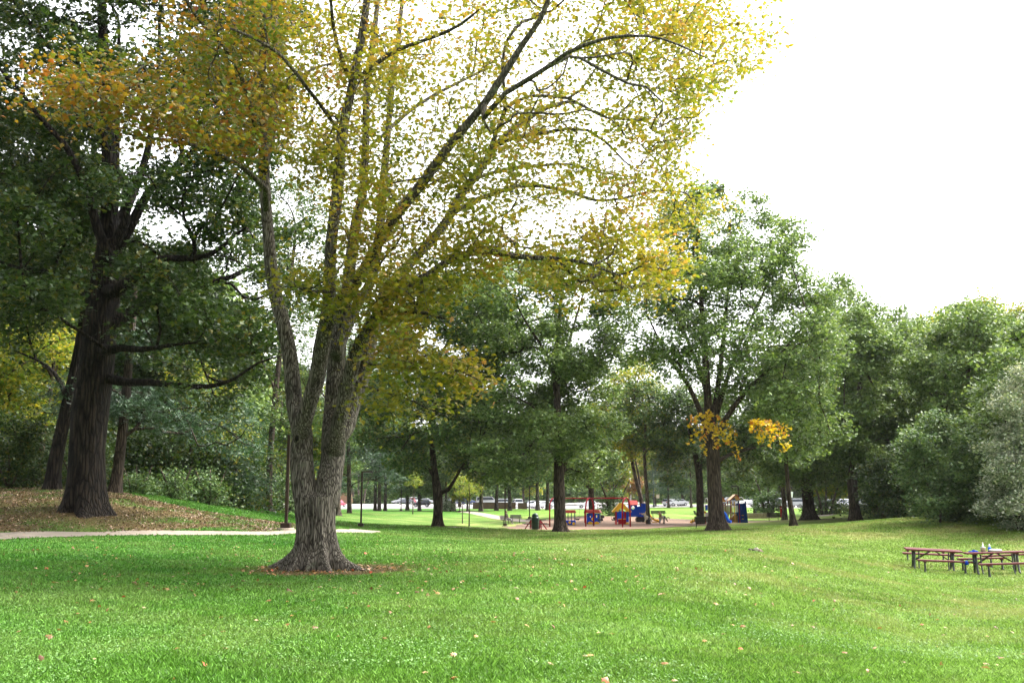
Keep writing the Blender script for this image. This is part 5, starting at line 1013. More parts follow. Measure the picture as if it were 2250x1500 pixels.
# playhouse ----------------------------------------------------
t = thing('playhouse', 'blue and red playhouse with a yellow gabled roof, behind the right swing arch', 'playhouse', G(1366, 1152, 91))
arch = [(-.52, 1.22), (-.30, 1.22)] + [(.0 - .30 * math.cos(k * PI / 8), 1.22 + .34 * math.sin(k * PI / 8)) for k in range(1, 8)] + [(.30, 1.22), (.52, 1.22)]
MB().prism([(-.88, 1.18), (-.80, 1.08), (-.45, 1.26), (0, 1.62), (.45, 1.26), (.80, 1.08), (.88, 1.18), (.08, 1.93), (-.20, 1.93)], -.45, .45).build('roof', M_YEL, t, bevel=.02)
MB().prism([(-.50, 1.18), (-.34, 1.14), (-.26, 1.36), (0, 1.5), (.26, 1.36), (.34, 1.14), (.50, 1.18), (.40, 1.36), (0, 1.66), (-.40, 1.36)], -.5, -.44).build('roof_trim', M_YEL, t)
panel('wall', rect(-.44, .45, .30, 1.18), .05, M_BLUE, t, -.38, [rect(.04, .62, .2, 1.0)]); MB().box((.42, -.2, .72), (.42, .05, .9)).build('wall', M_BLUE, t); MB().box((-.08, .38, .72), (.9, .05, .95)).build('wall', M_BLUE, t)
MB().box((-.04, -.47, .28), (.66, .16, .44)).build('counter', M_RED, t, bevel=.01); MB().box((-.02, -.5, .52), (.70, .26, .05)).build('counter_top', M_YEL, t)
for x in (-.55, .28): MB().box((x, -.36, .60), (.16, .12, 1.1)).build('corner_post', M_RED, t)
mb = MB(); mb.tube([(.55, -.3, .12), (.3, -.4, .1)], [.12, .06], 8); mb.build('foot_boss', M_YEL, t, True); MB().prism([(-.84, .66), (-.58, .70), (-.58, .58), (-.72, .44)], -.4, -.3).build('side_tray', M_BLK, t); MB().box((-.55, -.38, .24), (.2, .14, .4)).build('step', M_RROOF, t)
# locomotive ----------------------------------------------------
t = thing('toy_locomotive', 'blue toy locomotive with red cab roof, black wheels and funnel', 'play train', G(1403, 1148.5, 96.5))
prof = [(-.88, .52), (.76, .52), (.80, .62), (.80, 1.42), (.76, 1.5), (.70, 1.5), (.70, 1.62), (.76, 1.76), (.30, 1.76), (.36, 1.62), (.34, 1.45), (.16, 1.45), (.10, 1.52), (.03, 1.45), (-.14, 1.43), (-.16, 1.62), (-.90, 1.62)]
side = [ell(-.50, 1.40, .21, .17)]; hol = [ell(-.50, 1.38, .22, .18)]
panel('side_panel', prof, .07, M_BLUE, t, -.45, hol); panel('side_panel', prof, .07, M_BLUE, t, .40, hol)
MB().box((.78, 0, 1.0), (.07, .8, .86)).build('front_panel', M_BLUE, t); MB().box((-.1, 0, .56), (1.7, .7, .06)).build('floor', M_DBLUE, t)
mb = MB(); mb.prism([(-.58, 1.64), (0, 2.06), (.58, 1.64)], -.05, .05, Matrix.Translation((-.13, 0, 0)) @ Matrix.Rotation(R(90), 4, 'Z')); mb.build('roof_gable', M_RED, t)
for sy in (-1, 1): MB().box((-.52, sy * .28, 1.84), (.82, .70, .05), (sy * R(-35), 0, 0)).build('roof_slope', M_RROOF, t)
for x, r in ((0.02, .28), (.42, .28), (.72, .2)): MB().lathe([(r, 0), (r, .9)], 18, M=Matrix.Translation((x, .45, r * .95)) @ Matrix.Rotation(R(90), 4, 'X')).build('wheel', M_BLK, t)
MB().box((.45, -.42, .50), (.9, .05, .12)).build('red_sill', M_RED, t); MB().lathe([(.12, 1.70), (.14, 1.86), (.1, 1.9)], 12, c=(.54, 0, 0)).build('funnel_cap', M_CREAM, t)
for k in range(3): MB().box((.10 + k * .155, -.46, .83), (.055, .02, .11), (0, R(12 * (k - 1)), 0)).build('yellow_mark', M_YEL, t)
# slides --------------------------------------------------------
def slide(name, label, px, py, D, pts, w, mat, rz=0., lip=.11):
    g = G(px, py, D); t = thing(name, label, 'slide', g, rz); n = len(pts); V = []; Fs = []
    prof = [(-w / 2, lip), (-w / 2 + .05, lip), (-w / 2 + .07, 0), (w / 2 - .07, 0), (w / 2 - .05, lip), (w / 2, lip), (w / 2, -.07), (-w / 2, -.07)]; k = len(prof)
    P3 = resample(np.array([(p[0], 0, p[1]) for p in pts]), .12); 
    for i, p in enumerate(P3):
        d = P3[min(i + 1, len(P3) - 1)] - P3[max(i - 1, 0)]; d /= np.linalg.norm(d); nx, nz = -d[2], d[0]
        if nz < 0: nx, nz = -nx, -nz
        for y, h in prof: V.append((p[0] + nx * h, y, p[2] + nz * h))
    for i in range(len(P3) - 1):
        for j in range(k): j2 = (j + 1) % k; Fs.append((i * k + j, i * k + j2, (i + 1) * k + j2, (i + 1) * k + j))
    Fs += [tuple(range(k)), tuple((len(P3) - 1) * k + j for j in range(k))]
    MB().add(V, Fs).build('chute', mat, t, True); return t, g
t, g = slide('slide', 'short yellow slide beside the toy locomotive', 1428, 1149, 96, [(-.45, .92), (-.2, .88), (.15, .45), (.45, .25), (.9, .16), (.98, .1)], .5, M_YEL); MB().box((-.42, 0, .42), (.08, .42, .84)).build('support', M_YEL, t); MB().box((.55, 0, .06), (.7, .3, .12)).build('foot', M_YEL, t)
# rocking horses --------------------------------------------------
def skin_body(name, pts, edges, mat, parent, sub=2):
    """one continuous skin grown round a joint skeleton; pts: (x,y,z,r) or (x,y,z,rx,ry)"""
    me = bpy.data.meshes.new(name); bm = bmesh.new(); ly = bm.verts.layers.skin.verify()
    vs = [bm.verts.new(p[:3]) for p in pts]
    for i, (v, p) in enumerate(zip(vs, pts)): v[ly].radius = (p[3], p[-1]); v[ly].use_root = (i == 0)
    for e in edges: bm.edges.new((vs[e[0]], vs[e[1]]))
    bm.to_mesh(me); bm.free()
    o = link(name, me, mat, parent); s_ = o.modifiers.new('skin', 'SKIN'); s_.use_smooth_shade = True; sb = o.modifiers.new('sub', 'SUBSURF'); sb.levels = sub; sb.render_levels = sub; return o
def chain(n, off=0): return [(off + i, off + i + 1) for i in range(n - 1)]
def horse(px, py, D, label, rz=0.):
    t = thing('rocking_horse', label, 'spring rider', G(px, py, D), rz, 'spring horses on the mulch')
    pts = [(.0, 0, .58, .12), (.20, 0, .58, .13), (-.20, 0, .60, .14), (-.33, 0, .78, .10), (-.40, 0, .95, .085), (-.50, 0, .93, .07), (-.60, 0, .86, .05), (.32, 0, .50, .07), (-.28, .10, .38, .05), (-.36, .12, .22, .035), (-.28, -.10, .38, .05), (-.36, -.12, .22, .035), (.26, .10, .38, .05), (.34, .12, .22, .035), (.26, -.10, .38, .05), (.34, -.12, .22, .035)]
    ed = [(0, 1), (0, 2), (2, 3), (3, 4), (4, 5), (5, 6), (1, 7), (2, 8), (8, 9), (2, 10), (10, 11), (1, 12), (12, 13), (1, 14), (14, 15)]
    skin_body('body', pts, ed, M_CREAM, t); MB().tube([(-.32, 0, 1.04), (-.27, 0, .90), (-.20, 0, .76)], [.05, .07, .04], 6).build('mane', M_CREAM, t, True); MB().tube([(.30, 0, .62), (.46, 0, .60), (.50, 0, .42)], [.05, .07, .02], 6).build('tail', M_CREAM, t, True)
    MB().box((.02, 0, .70), (.26, .24, .06), taper=.8).build('saddle', M_BROWN, t, bevel=.02); MB().tube([(-.24, -.2, .82), (-.24, .2, .82)], .02, 6).build('handle', M_BLK, t)
    sp = MB(); sp.tube([(.0 + .10 * math.cos(a), .10 * math.sin(a), .02 + a * .0150) for a in np.linspace(0, 28, 70)], .022, 5); sp.build('spring', M_BLK, t, True)
    for v in (-.2,): MB().box((.02, v + .02, .56), (.12, .03, .26), (0, R(25), 0)).build('stirrup_board', M_BLK, t)
horse(1425, 1151.5, 91.5, 'cream spring horse left of the child'); horse(1459, 1150.5, 92.5, 'cream spring horse right of the child')
# play structure -------------------------------------------------
g = G(1598, 1148, 97); t = thing('play_structure', 'large play structure with tan gabled roofs, white railings and blue castle tower', 'play structure', g); mm = mpp(97)
X = lambda px: (px - 1598) * mm
Z = lambda py: (1149.5 - py) * mm
tw = MB()
panel('castle_tower', [(X(1619.5), 0), (X(1639.5), 0), (X(1636.5), Z(1104)), (X(1634.5), Z(1104)), (X(1634), Z(1108)), (X(1621.5), Z(1108)), (X(1621), Z(1104)), (X(1619), Z(1104))], .08, M_DBLUE, t, -.6, [rect(X(1624), Z(1121.5), X(1626.5), Z(1114)), rect(X(1629.3), Z(1121.5), X(1633.5), Z(1113)), rect(X(1626), Z(1142), X(1632), Z(1130.5))])
MB().box(((X(1621) + X(1639)) / 2, .55, Z(1108) / 2), (.8, .08, Z(1108))).build('castle_tower_back', M_DBLUE, t)
for z in (1133, 1140.5): MB().box((X(1629), -.5, Z(z)), (.16, .12, .07)).build('climbing_step', M_YEL, t)
dz_ = .98
MB().box((X(1604), 0, dz_), (X(1622) - X(1585), 1.2, .1)).build('deck', M_DBLUE, t); MB().box((X(1626), .05, Z(1128)), (X(1634) - X(1616), 1.0, .1)).build('deck', M_BLUE, t)
for px in (1587, 1593, 1603, 1611.5, 1622):
    for y in (-.58, .58): MB().tube([(X(px), y, -.1), (X(px), y, Z(1103 if px in (1603, 1611.5) else 1108))], .05, 8).build('post', M_RED if px != 1611.5 else M_YEL, t)
for y in (-.6, .6):
    rl = MB(); x0, x1 = X(1588), X(1610)
    rl.box(((x0 + x1) / 2, y, Z(1112)), (x1 - x0, .05, .06)); rl.box(((x0 + x1) / 2, y, Z(1129)), (x1 - x0, .05, .06))
    for k in range(14): rl.box((x0 + (x1 - x0) * (k + .5) / 14, y, Z(1120.5)), (.03, .03, Z(1112) - Z(1129)))
    rl.build('railing', M_CREAM, t)
MB().box((X(1616.5), -.55, Z(1119)), (.26, .05, .62)).build('side_panel', M_WHITE, t)
for x0, xm, x1, zt, zb in ((1601, 1616, 1624, 1089, 1102), (1577, 1586, 1593, 1094, 1105)):
    rf = MB(); rf.prism([(X(x0), Z(zb)), (X(xm) - .04, Z(zt)), (X(xm) + .02, Z(zt) - .06), (X(x0) + .1, Z(zb) - .04)], -.7, .7); rf.build('roof_slope', M_TANR, t); rf = MB(); rf.prism([(X(xm) - .04, Z(zt)), (X(x1), Z(zb - 2)), (X(x1) - .06, Z(zb - 2) - .06), (X(xm) - .04, Z(zt) - .08)], -.7, .7); rf.build('roof_slope', M_YEL, t)
    rb = MB(); rb.tube([(X(x0), -.72, Z(zb)), (X(xm) - .02, -.72, Z(zt)), (X(x1), -.72, Z(zb - 2))], .035, 5); rb.build('roof_trim', M_RED, t)
ar = MB(); ar.tube([(X(1621) + .22 * (1 - math.cos(a)) * 1.1, -.62, Z(1103) + .36 * math.sin(a)) for a in np.linspace(0, PI, 9)], .04, 6); ar.build('white_hoop', M_WHITE, t, True); MB().tube([(X(1592), -.6, Z(1104)), (X(1600), -.6, Z(1101))], .03, 5).build('slant_rail', M_WHITE, t)
MB().prism([(X(1606), Z(1148)), (X(1621), Z(1148)), (X(1621), Z(1134)), (X(1614), Z(1132)), (X(1607), Z(1140))], .1, .7).build('tunnel', M_TANR, t)
mb = MB(); mb.tube([(X(1600), -.3, .35), (X(1606), -.3, .6), (X(1612), -.3, .35)], .05, 6); mb.build('orange_hoop', M_YEL, t, True)
t2, _ = slide('slide', 'bright blue slide coming down in front of the play structure', 1597, 1150, 94.5, [(X(1590) , 1.0), (X(1593), .92), (X(1598), .42), (X(1602), .16), (X(1607), .12)], .62, M_BLUE2, R(-20), .16); MB().box((-.25, 0, .35), (.06, .4, .7)).build('support', M_BLUE2, t2)
ws = thing('white_arch_climber', 'tall narrow white arch with a blue panel above the yellow slide', 'climber', G(1553.5, 1148, 97)); mmw = mpp(97)
def archpts(w, h): return [(-w, 0, -.1), (-w, 0, h - .45)] + [(-w * math.cos(a), 0, h - .45 + .45 * math.sin(a)) for a in np.linspace(0, PI, 9)[1:-1]] + [(w, 0, h - .45), (w, 0, -.1)]
MB().tube(archpts(.14, 2.35), .04, 8).build('arch_frame', M_WHITE, ws, True); MB().box((0, 0, 1.45), (.2, .05, .5)).build('panel', M_BLUE2, ws); MB().box((0, .02, 1.62), (.26, .04, .05)).build('crossbar', M_WHITE, ws); MB().box((0, .04, .5), (.24, .5, 1.0)).build('platform', M_WHITE, ws)
t3, _ = slide('slide', 'yellow slide with a hump, left of the fan-shaped oak', 1538, 1151, 95, [(.55, 1.0), (.35, 1.05), (-.05, .55), (-.3, .35), (-.6, .22), (-.8, .08), (-.86, .05)], .5, M_YEL, 0, .13); MB().tube([(.0, -.3, .62), (.36, -.3, 1.28)], .02, 5).build('handrail', M_WHITE, t3); MB().box((.4, 0, .3), (.3, .3, .6)).build('support', M_RED, t3)

# people ---------------------------------------------------------
def head(parent, c, r, face, hair_mat, hair='tail', yaw=0.):
    """face looks along +x turned by yaw"""
    hroot = skin_body('head', [(0, 0, 0, r * .62), (0, 0, r * .55, r * .92), (0, 0, r * 1.2, r * .9), (0, 0, r * 1.75, r * .6)], chain(4), M_SKIN, parent); hroot.location = c; hroot.rotation_euler = (0, 0, yaw)
    MB().prism([(r * .78, r * .95), (r * 1.12, r * .62), (r * .80, r * .52)], -r * .12, r * .12).build('nose', M_SKIN, hroot, True)
    for sy in (-1, 1):
        MB().lathe([(.0, -.002), (r * .12, 0), (r * .13, r * .06), (0, r * .1)], 8, M=Matrix.Translation((r * .80, sy * r * .34, r * .95)) @ Matrix.Rotation(R(90), 4, 'Y')).build('eye', M_BLK, hroot); MB().lathe([(0, 0), (r * .2, .0), (r * .16, r * .1), (0, r * .12)], 8, M=Matrix.Translation((0, sy * r * .9, r * .85)) @ Matrix.Rotation(R(90), 4, 'X')).build('ear', M_SKIN, hroot)
    MB().box((r * .86, 0, r * .34), (r * .08, r * .4, r * .1)).build('mouth', M_RROOF, hroot)
    hp = [(-r * .2, 0, r * 1.45, r * .92), (-r * .45, 0, r * .95, r * .85), (-r * .60, 0, r * .4, r * .55)]
    if hair == 'tail': hp += [(-r * .95, 0, r * .2, r * .42), (-r * 1.1, 0, -r * .6, r * .28)]
    else: hp += [(-r * .60, 0, -r * .1, r * .5), (-r * .6, 0, -r * .7, r * .35)]
    skin_body('hair', hp, chain(len(hp)), hair_mat, hroot); return hroot
def hand(parent, c, d, s_):
    """palm and five fingers reaching along direction d"""
    d = Vector(d).normalized(); sdv = d.cross(Vector((0, 0, 1))).normalized(); up = sdv.cross(d); c = Vector(c); P_ = [(*c, .030 * s_), (*(c + d * .05 * s_), .036 * s_)]; E = [(0, 1)]
    for k, (o_, ln) in enumerate(((-.03, .06), (-.01, .075), (.01, .07), (.03, .055))):
        a = c + d * .08 * s_ + sdv * o_ * s_; b_ = a + d * ln * .55 * s_ - up * .015 * s_; e_ = b_ + d * ln * .4 * s_ - up * .03 * s_; i = len(P_); P_ += [(*a, .010 * s_), (*b_, .009 * s_), (*e_, .008 * s_)]; E += [(1, i), (i, i + 1), (i + 1, i + 2)]
    a = c + d * .03 * s_ + sdv * -.045 * s_; b_ = a + d * .04 * s_ + sdv * -.012 * s_; i = len(P_); P_ += [(*a, .011 * s_), (*b_, .009 * s_)]; E += [(1, i), (i, i + 1)]
    skin_body('hand', P_, E, M_SKIN, parent, 1)
M_NAVY = PB('navy_cloth', (0.012, 0.014, 0.045), rough=.9); M_TAUPE = PB('taupe_cardigan', (0.1, 0.075, 0.055), rough=.95); M_GREYT = PB('pale_trousers', (0.21, 0.2, 0.21), rough=.9); M_HAIRD = PB('dark_hair', (0.02, 0.012, 0.008), rough=.6)
M_SHOE = PB('shoes', (0.35, 0.28, 0.24), rough=.7); M_SHIRTY = PB('yellow_top', (0.31, 0.2, 0.05), rough=.9); M_JEAN = PB('pale_jeans', (0.15, 0.21, 0.29), rough=.9); M_PINK = PB('pink_shoes', (0.325, 0.11, 0.16), rough=.6); M_HAIRB = PB('brown_hair', (0.16, 0.075, 0.035), rough=.6)
gp = RB.location.copy(); pers = thing('person', 'seated person in taupe cardigan and pale trousers on the bench by the lamp post', 'person', gp, R(-14))
# faces +x, sits on the seat at z .46
bd = [(0, 0, .56, .15, .13), (.0, 0, .75, .125, .12), (.02, 0, .95, .14, .12), (.03, 0, 1.08, .09, .08), (.035, 0, 1.15, .05), (.18, .09, .55, .085), (.45, .10, .53, .065), (.52, .10, .50, .055), (.50, .10, .28, .05), (.50, .10, .10, .035), (.18, -.09, .55, .085), (.45, -.10, .53, .065), (.52, -.10, .50, .055), (.62, -.11, .28, .05), (.70, -.12, .10, .035),
      (.02, .18, 1.04, .06), (.08, .23, .82, .045), (.25, .16, .66, .035), (.36, .06, .62, .028), (.02, -.18, 1.04, .06), (.08, -.23, .82, .045), (.25, -.16, .66, .035), (.36, -.04, .62, .028)]
be = [(0, 1), (1, 2), (2, 3), (3, 4), (0, 5), (5, 6), (6, 7), (7, 8), (8, 9), (0, 10), (10, 11), (11, 12), (12, 13), (13, 14), (3, 15), (15, 16), (16, 17), (17, 18), (3, 19), (19, 20), (20, 21), (21, 22)]
skin_body('body', bd, be, M_SKIN, pers)
up_ = [(0, 0, .60, .165, .15), (0, 0, .76, .15, .14), (.02, 0, .95, .165, .14), (.03, 0, 1.07, .10, .09), (.02, .18, 1.04, .075), (.08, .24, .82, .062), (.22, .18, .68, .05), (.02, -.18, 1.04, .075), (.08, -.24, .82, .062), (.22, -.18, .68, .05)]
skin_body('cardigan', up_, [(0, 1), (1, 2), (2, 3), (3, 4), (4, 5), (5, 6), (3, 7), (7, 8), (8, 9)], M_TAUPE, pers); skin_body('navy_top', [(.07, 0, .62, .11), (.08, 0, .80, .11), (.09, 0, .98, .10), (.07, 0, 1.07, .06)], chain(4), M_NAVY, pers)
skin_body('trousers', [(.02, 0, .56, .16, .13), (.18, .09, .56, .10), (.46, .10, .54, .08), (.54, .10, .50, .072), (.52, .10, .28, .065), (.52, .10, .13, .055), (.18, -.09, .56, .10), (.46, -.10, .54, .08), (.54, -.10, .50, .072), (.64, -.11, .28, .065), (.70, -.12, .14, .055)], [(0, 1), (1, 2), (2, 3), (3, 4), (4, 5), (0, 6), (6, 7), (7, 8), (8, 9), (9, 10)], M_GREYT, pers)
for x, y in ((.50, .10), (.70, -.12)): skin_body('shoe', [(x - .02, y, .06, .05), (x + .08, y, .05, .045), (x + .19, y, .035, .035)], chain(3), M_SHOE, pers)
hand(pers, (.37, .06, .62), (1, -.5, -.2), 1); hand(pers, (.37, -.04, .62), (1, .5, -.2), 1); head(pers, (.045, 0, 1.18), .105, None, M_HAIRD, 'tail', 0)
kid = thing('person', 'small child standing in yellow top, pale trousers and pink shoes between the spring horses', 'person', G(1450, 1151.5, 91.8), R(-25)); k = .66
sc_ = lambda L: [(a[0] * k, a[1] * k, a[2] * k, *[r * k for r in a[3:]]) for a in L]
bd = [(0, 0, .92, .13, .11), (0, 0, 1.1, .115, .10), (0, 0, 1.30, .13, .10), (0, 0, 1.42, .07, .065), (0, 0, 1.48, .045), (0, .09, .82, .08), (.01, .10, .48, .06), (0, .10, .12, .04), (0, -.09, .82, .08), (.03, -.10, .48, .06), (0, -.10, .12, .04), (0, .18, 1.36, .05), (.05, .22, 1.12, .04), (.22, .18, .98, .03), (0, -.18, 1.36, .05), (.02, -.23, 1.12, .04), (.10, -.22, .92, .03)]
be = [(0, 1), (1, 2), (2, 3), (3, 4), (0, 5), (5, 6), (6, 7), (0, 8), (8, 9), (9, 10), (3, 11), (11, 12), (12, 13), (3, 14), (14, 15), (15, 16)]
skin_body('body', sc_(bd), be, M_SKIN, kid); skin_body('yellow_top', sc_([(0, 0, .90, .16, .14), (0, 0, 1.1, .14, .13), (0, 0, 1.30, .15, .125), (0, 0, 1.42, .085, .08), (0, .18, 1.36, .07), (.05, .23, 1.12, .06), (.20, .19, 1.0, .05), (0, -.18, 1.36, .07), (.02, -.24, 1.12, .06), (.08, -.23, .97, .05)]), [(0, 1), (1, 2), (2, 3), (3, 4), (4, 5), (5, 6), (3, 7), (7, 8), (8, 9)], M_SHIRTY, kid)
skin_body('trousers', sc_([(0, 0, .88, .15, .13), (0, .09, .78, .10), (.01, .10, .48, .08), (0, .10, .16, .065), (0, -.09, .78, .10), (.03, -.10, .48, .08), (0, -.10, .16, .065)]), [(0, 1), (1, 2), (2, 3), (0, 4), (4, 5), (5, 6)], M_JEAN, kid)
for y in (.10, -.10): skin_body('shoe', sc_([(-.02, y, .06, .055), (.06, y, .055, .05), (.16, y, .04, .04)]), chain(3), M_PINK, kid)
hand(kid, (.22 * k, .18 * k, .98 * k), (1, -.2, -.4), k); hand(kid, (.10 * k, -.22 * k, .92 * k), (.4, 0, -1), k); head(kid, (0, 0, 1.51 * k), .088, None, M_HAIRB, 'short', 0)

# stone wall, sign, low walls, building ---------------------------
gw = G(1657, 1141, 116); t = thing('stone_wall', 'low curved fieldstone wall behind the blue castle tower', 'stone wall', gw); L_ = 2.6
mb = MB(); r_ = random.Random(4); rows_ = 4
for rI in range(rows_):
    x = -L_ + (rI * .13)
    while x < L_ * (1 - .08 * rI):
        w_ = r_.uniform(.18, .42); mb.box((x + w_ / 2, .12 * (x / L_) ** 2 * 4 + r_.uniform(-.02, .02), .07 + rI * .135), (w_ * .95, .34, .125), (0, 0, r_.uniform(-.05, .05)), taper=.9); x += w_
mb.build('stones', M_STONE, t); MB().box((.2, .12, .58), (L_ * 1.7, .42, .07)).build('coping', M_CONC, t)
t = thing('park_sign', 'tall narrow brown notice post near the thin leaning tree', 'sign', G(1717.5, 1127, 118)); MB().box((0, 0, .62), (.34, .12, 1.25)).build('board', M_RED, t); MB().box((0, -.065, 1.05), (.26, .01, .1)).build('notice', M_CREAM, t); MB().box((0, 0, 1.28), (.44, .22, .06)).build('cap', M_BROWN, t)
t = thing('road_sign', 'white rectangular sign on a thin post in front of the silver off-roader', 'sign', G(1742, 1119, 170)); MB().tube([(0, 0, 0), (0, 0, 3.0)], .04, 6).build('post', M_GALV, t); MB().box((-.1, -.05, 2.5), (.42, .03, .95), (0, R(8), 0)).build('plate', M_WHITE, t)
def wallseg(px0, px1, py, D, h, label):
    a = G(px0, py, D); b_ = G(px1, py, D); t = thing('low_wall', label, 'wall', a, math.atan2(b_.y - a.y, b_.x - a.x), 'low brown walls at the car park edge'); Lw = (b_ - a).length
    MB().box((Lw / 2, 0, h / 2 - .15), (Lw, .3, h + .3)).build('wall', M_WALLB, t); MB().box((Lw / 2, 0, h + .03), (Lw + .1, .38, .06)).build('coping', M_WALLB, t)
wallseg(1039, 1133, 1119, 186, 1.15, 'long low brown block wall in front of the parked cars'); wallseg(1138, 1158, 1119.5, 186, 1.1, 'short low brown block wall right of the gap')
g = G(752, 1112, 262); t = thing('brick_building', 'tan brick building at the far left of the parking lot', 'building', g)
MB().box((-4.5, 3, 1.4), (12.4, 6, 2.8)).build('wall', M_BRICKY, t); MB().box((-4.5, 3, 2.88), (12.8, 6.4, .16)).build('roof', M_BROWN, t)
for x in (-8, -3.6): f = MB().box((x, -.02, 1.5), (1.5, .08, 1.2)).build('window', M_WHITE, t); MB().box((x, -.07, 1.5), (1.3, .04, 1.0)).build('pane', M_GLASS, f)
bb = thing('house', 'brick house far up the slope left of the centre', 'building', (P(1163, 1085, 300)[0], 300, 3.4 + 2)); MB().box((0, 3, 2.5), (9, 6, 5)).build('wall', paint('red_brick', (.25, .12, .08), .9, dirt=.2, scale=2), bb); MB().prism([(-5, 5), (5, 5), (0, 7.5)], -.3, 6.3).build('roof', M_BROWN, bb)
for x in (-2.4, 2.0): f = MB().box((x, -.02, 3.0), (1.3, .08, 1.5)).build('window', M_WHITE, bb); MB().box((x, -.07, 3.0), (1.1, .04, 1.3)).build('pane', M_GLASS, f)
for px, py, D, h, lab in ((1386, 1113, 205, 10, 'tall pale utility pole with a blue street name plate behind the toy locomotive'), (1437, 1117, 196, 6.5, 'grey roadside pole right of the slender straight tree'),):
    t = thing('utility_pole', lab, 'pole', G(px, py, D)); MB().tube([(0, 0, 0), (0, 0, h)], [.16, .1], 10).build('shaft', M_WHITE if h > 8 else M_GALV, t, True); MB().lathe([(.28, 0), (.26, .5), (.18, .6)], 12).build('base', M_GALV, t)
    if h > 8: MB().box((0, -.15, 5.0), (1.9, .05, .34)).build('street_name_plate', PB('plate_blue', (.16, .18, .42)), t); MB().box((0, -.2, 3.2), (.9, .25, .8)).build('signal_box', M_YEL, t)
t = thing('road_sign', 'small pale sign on a post beside the grey roadside pole', 'sign', G(1446, 1117, 198)); MB().tube([(0, 0, 0), (0, 0, 2.4)], .04, 6).build('post', M_GALV, t); MB().box((0, -.04, 2.1), (.6, .03, .8)).build('plate', M_CREAM, t)

# cars -----------------------------------------------------------
CARP = {'sedan': (4.6, 1.8, [(-2.3, .35), (-2.3, .75), (-2.2, .92), (-1.5, .98), (1.0, .95), (2.15, .78), (2.3, .6), (2.3, .3)], [(-1.65, .95), (-1.05, 1.42), (.25, 1.44), (1.15, .93)]),
        'suv': (4.6, 1.85, [(-2.25, .4), (-2.3, .8), (-2.25, 1.05), (1.0, 1.05), (2.2, .98), (2.3, .7), (2.3, .38)], [(-2.2, 1.03), (-2.0, 1.72), (.35, 1.75), (1.1, 1.03)]),
        'van': (5.2, 1.95, [(-2.6, .35), (-2.6, 1.15), (1.5, 1.15), (2.45, .98), (2.6, .7), (2.6, .35)], [(-2.58, 1.13), (-2.45, 2.1), (.9, 2.12), (1.75, 1.12)]),
        'hatch': (3.8, 1.7, [(-1.85, .35), (-1.9, .85), (.9, .92), (1.8, .72), (1.9, .3)], [(-1.85, .85), (-1.55, 1.42), (.1, 1.46), (1.05, .9)])}
def car(px, py, D, rz, typ, col, label, cat='car'):
    L, Wd, lo, hi = CARP[typ]; g = G(px, py, D, .05); t = thing('parked_car' if typ != 'van' else 'parked_van', label, 'van' if typ == 'van' else cat, g, rz, 'vehicles in the parking lot')
    pm = paint('car_paint_' + ''.join('%02d' % int(c * 99) for c in col), col, .25, dirt=.06, spec=.6); cab = MB(); n = len(lo)
    MB().prism(lo, -Wd / 2, Wd / 2).build('body', pm, t, bevel=.09)
    V = [(x, -Wd / 2 * (.96 if i in (0, 3) else .78), z) for i, (x, z) in enumerate(hi)] + [(x, Wd / 2 * (.96 if i in (0, 3) else .78), z) for i, (x, z) in enumerate(hi)]
    MB().add(V, [(0, 1, 2, 3), (7, 6, 5, 4), (0, 4, 5, 1), (1, 5, 6, 2), (2, 6, 7, 3), (3, 7, 4, 0)]).build('cabin', pm, t, bevel=.06)
    zb, zt = hi[0][1], hi[1][1]; xs = [(hi[0][0] * .8 + hi[1][0] * .2 + .12, hi[3][0] * .85 + hi[2][0] * .15 - .12), (hi[1][0] + .12, hi[2][0] - .08)]
    for sy in (-1, 1):
        y0 = sy * (Wd / 2 * .935 + .005); y1 = sy * (Wd / 2 * .80 + .012); V = [(xs[0][0], y0, zb + .10), (xs[0][1], y0, zb + .08), (xs[1][1], y1, zt - .1), (xs[1][0], y1, zt - .1)]; V += [(v[0], v[1] - sy * .04, v[2]) for v in V]
        MB().add(V, [(0, 1, 2, 3), (7, 6, 5, 4), (0, 4, 5, 1), (1, 5, 6, 2), (2, 6, 7, 3), (3, 7, 4, 0)]).build('side_window', M_GLASS, t)
    for a, b_, nme in ((3, 2, 'windscreen'), (0, 1, 'rear_window')):
        s_ = 1 if a == 3 else -1; p0 = Vector((hi[a][0], 0, hi[a][1])); p1 = Vector((hi[b_][0], 0, hi[b_][1])); q0 = p0.lerp(p1, .12); q1 = p0.lerp(p1, .88); o_ = Vector((s_ * .012, 0, .012)); w0, w1 = Wd * .44, Wd * .375
        MB().add([q0 + o_ + Vector((0, -w0, 0)), q0 + o_ + Vector((0, w0, 0)), q1 + o_ + Vector((0, w1, 0)), q1 + o_ + Vector((0, -w1, 0))], [(0, 1, 2, 3)]).build(nme, M_GLASS, t)
    for sx in (-1, 1):
        for sy in (-1, 1):
            w_ = MB().lathe([(.33, -.11), (.34, 0), (.33, .11)], 18, M=Matrix.Translation((sx * L * .31, sy * (Wd / 2 - .09), .33)) @ Matrix.Rotation(R(90), 4, 'X')).build('wheel', M_TYRE, t); MB().lathe([(.2, -.125), (.2, .125)], 12, M=Matrix.Translation((sx * L * .31, sy * (Wd / 2 - .09), .33)) @ Matrix.Rotation(R(90), 4, 'X')).build('rim', M_RIM, w_)
    for sy in (-1, 1): MB().box((L / 2 - .04, sy * Wd * .36, .66), (.12, .32, .14)).build('headlight', M_HEAD, t); MB().box((-L / 2 + .03, sy * Wd * .40, .78), (.1, .22, .18)).build('tail_light', M_LAMPR, t)
WH = (.62, .62, .64); SI = (.36, .37, .39); BK = (.012, .012, .016); RD = (.35, .02, .05); GY = (.12, .13, .15); BL = (.03, .05, .14); GN = (.05, .09, .08)
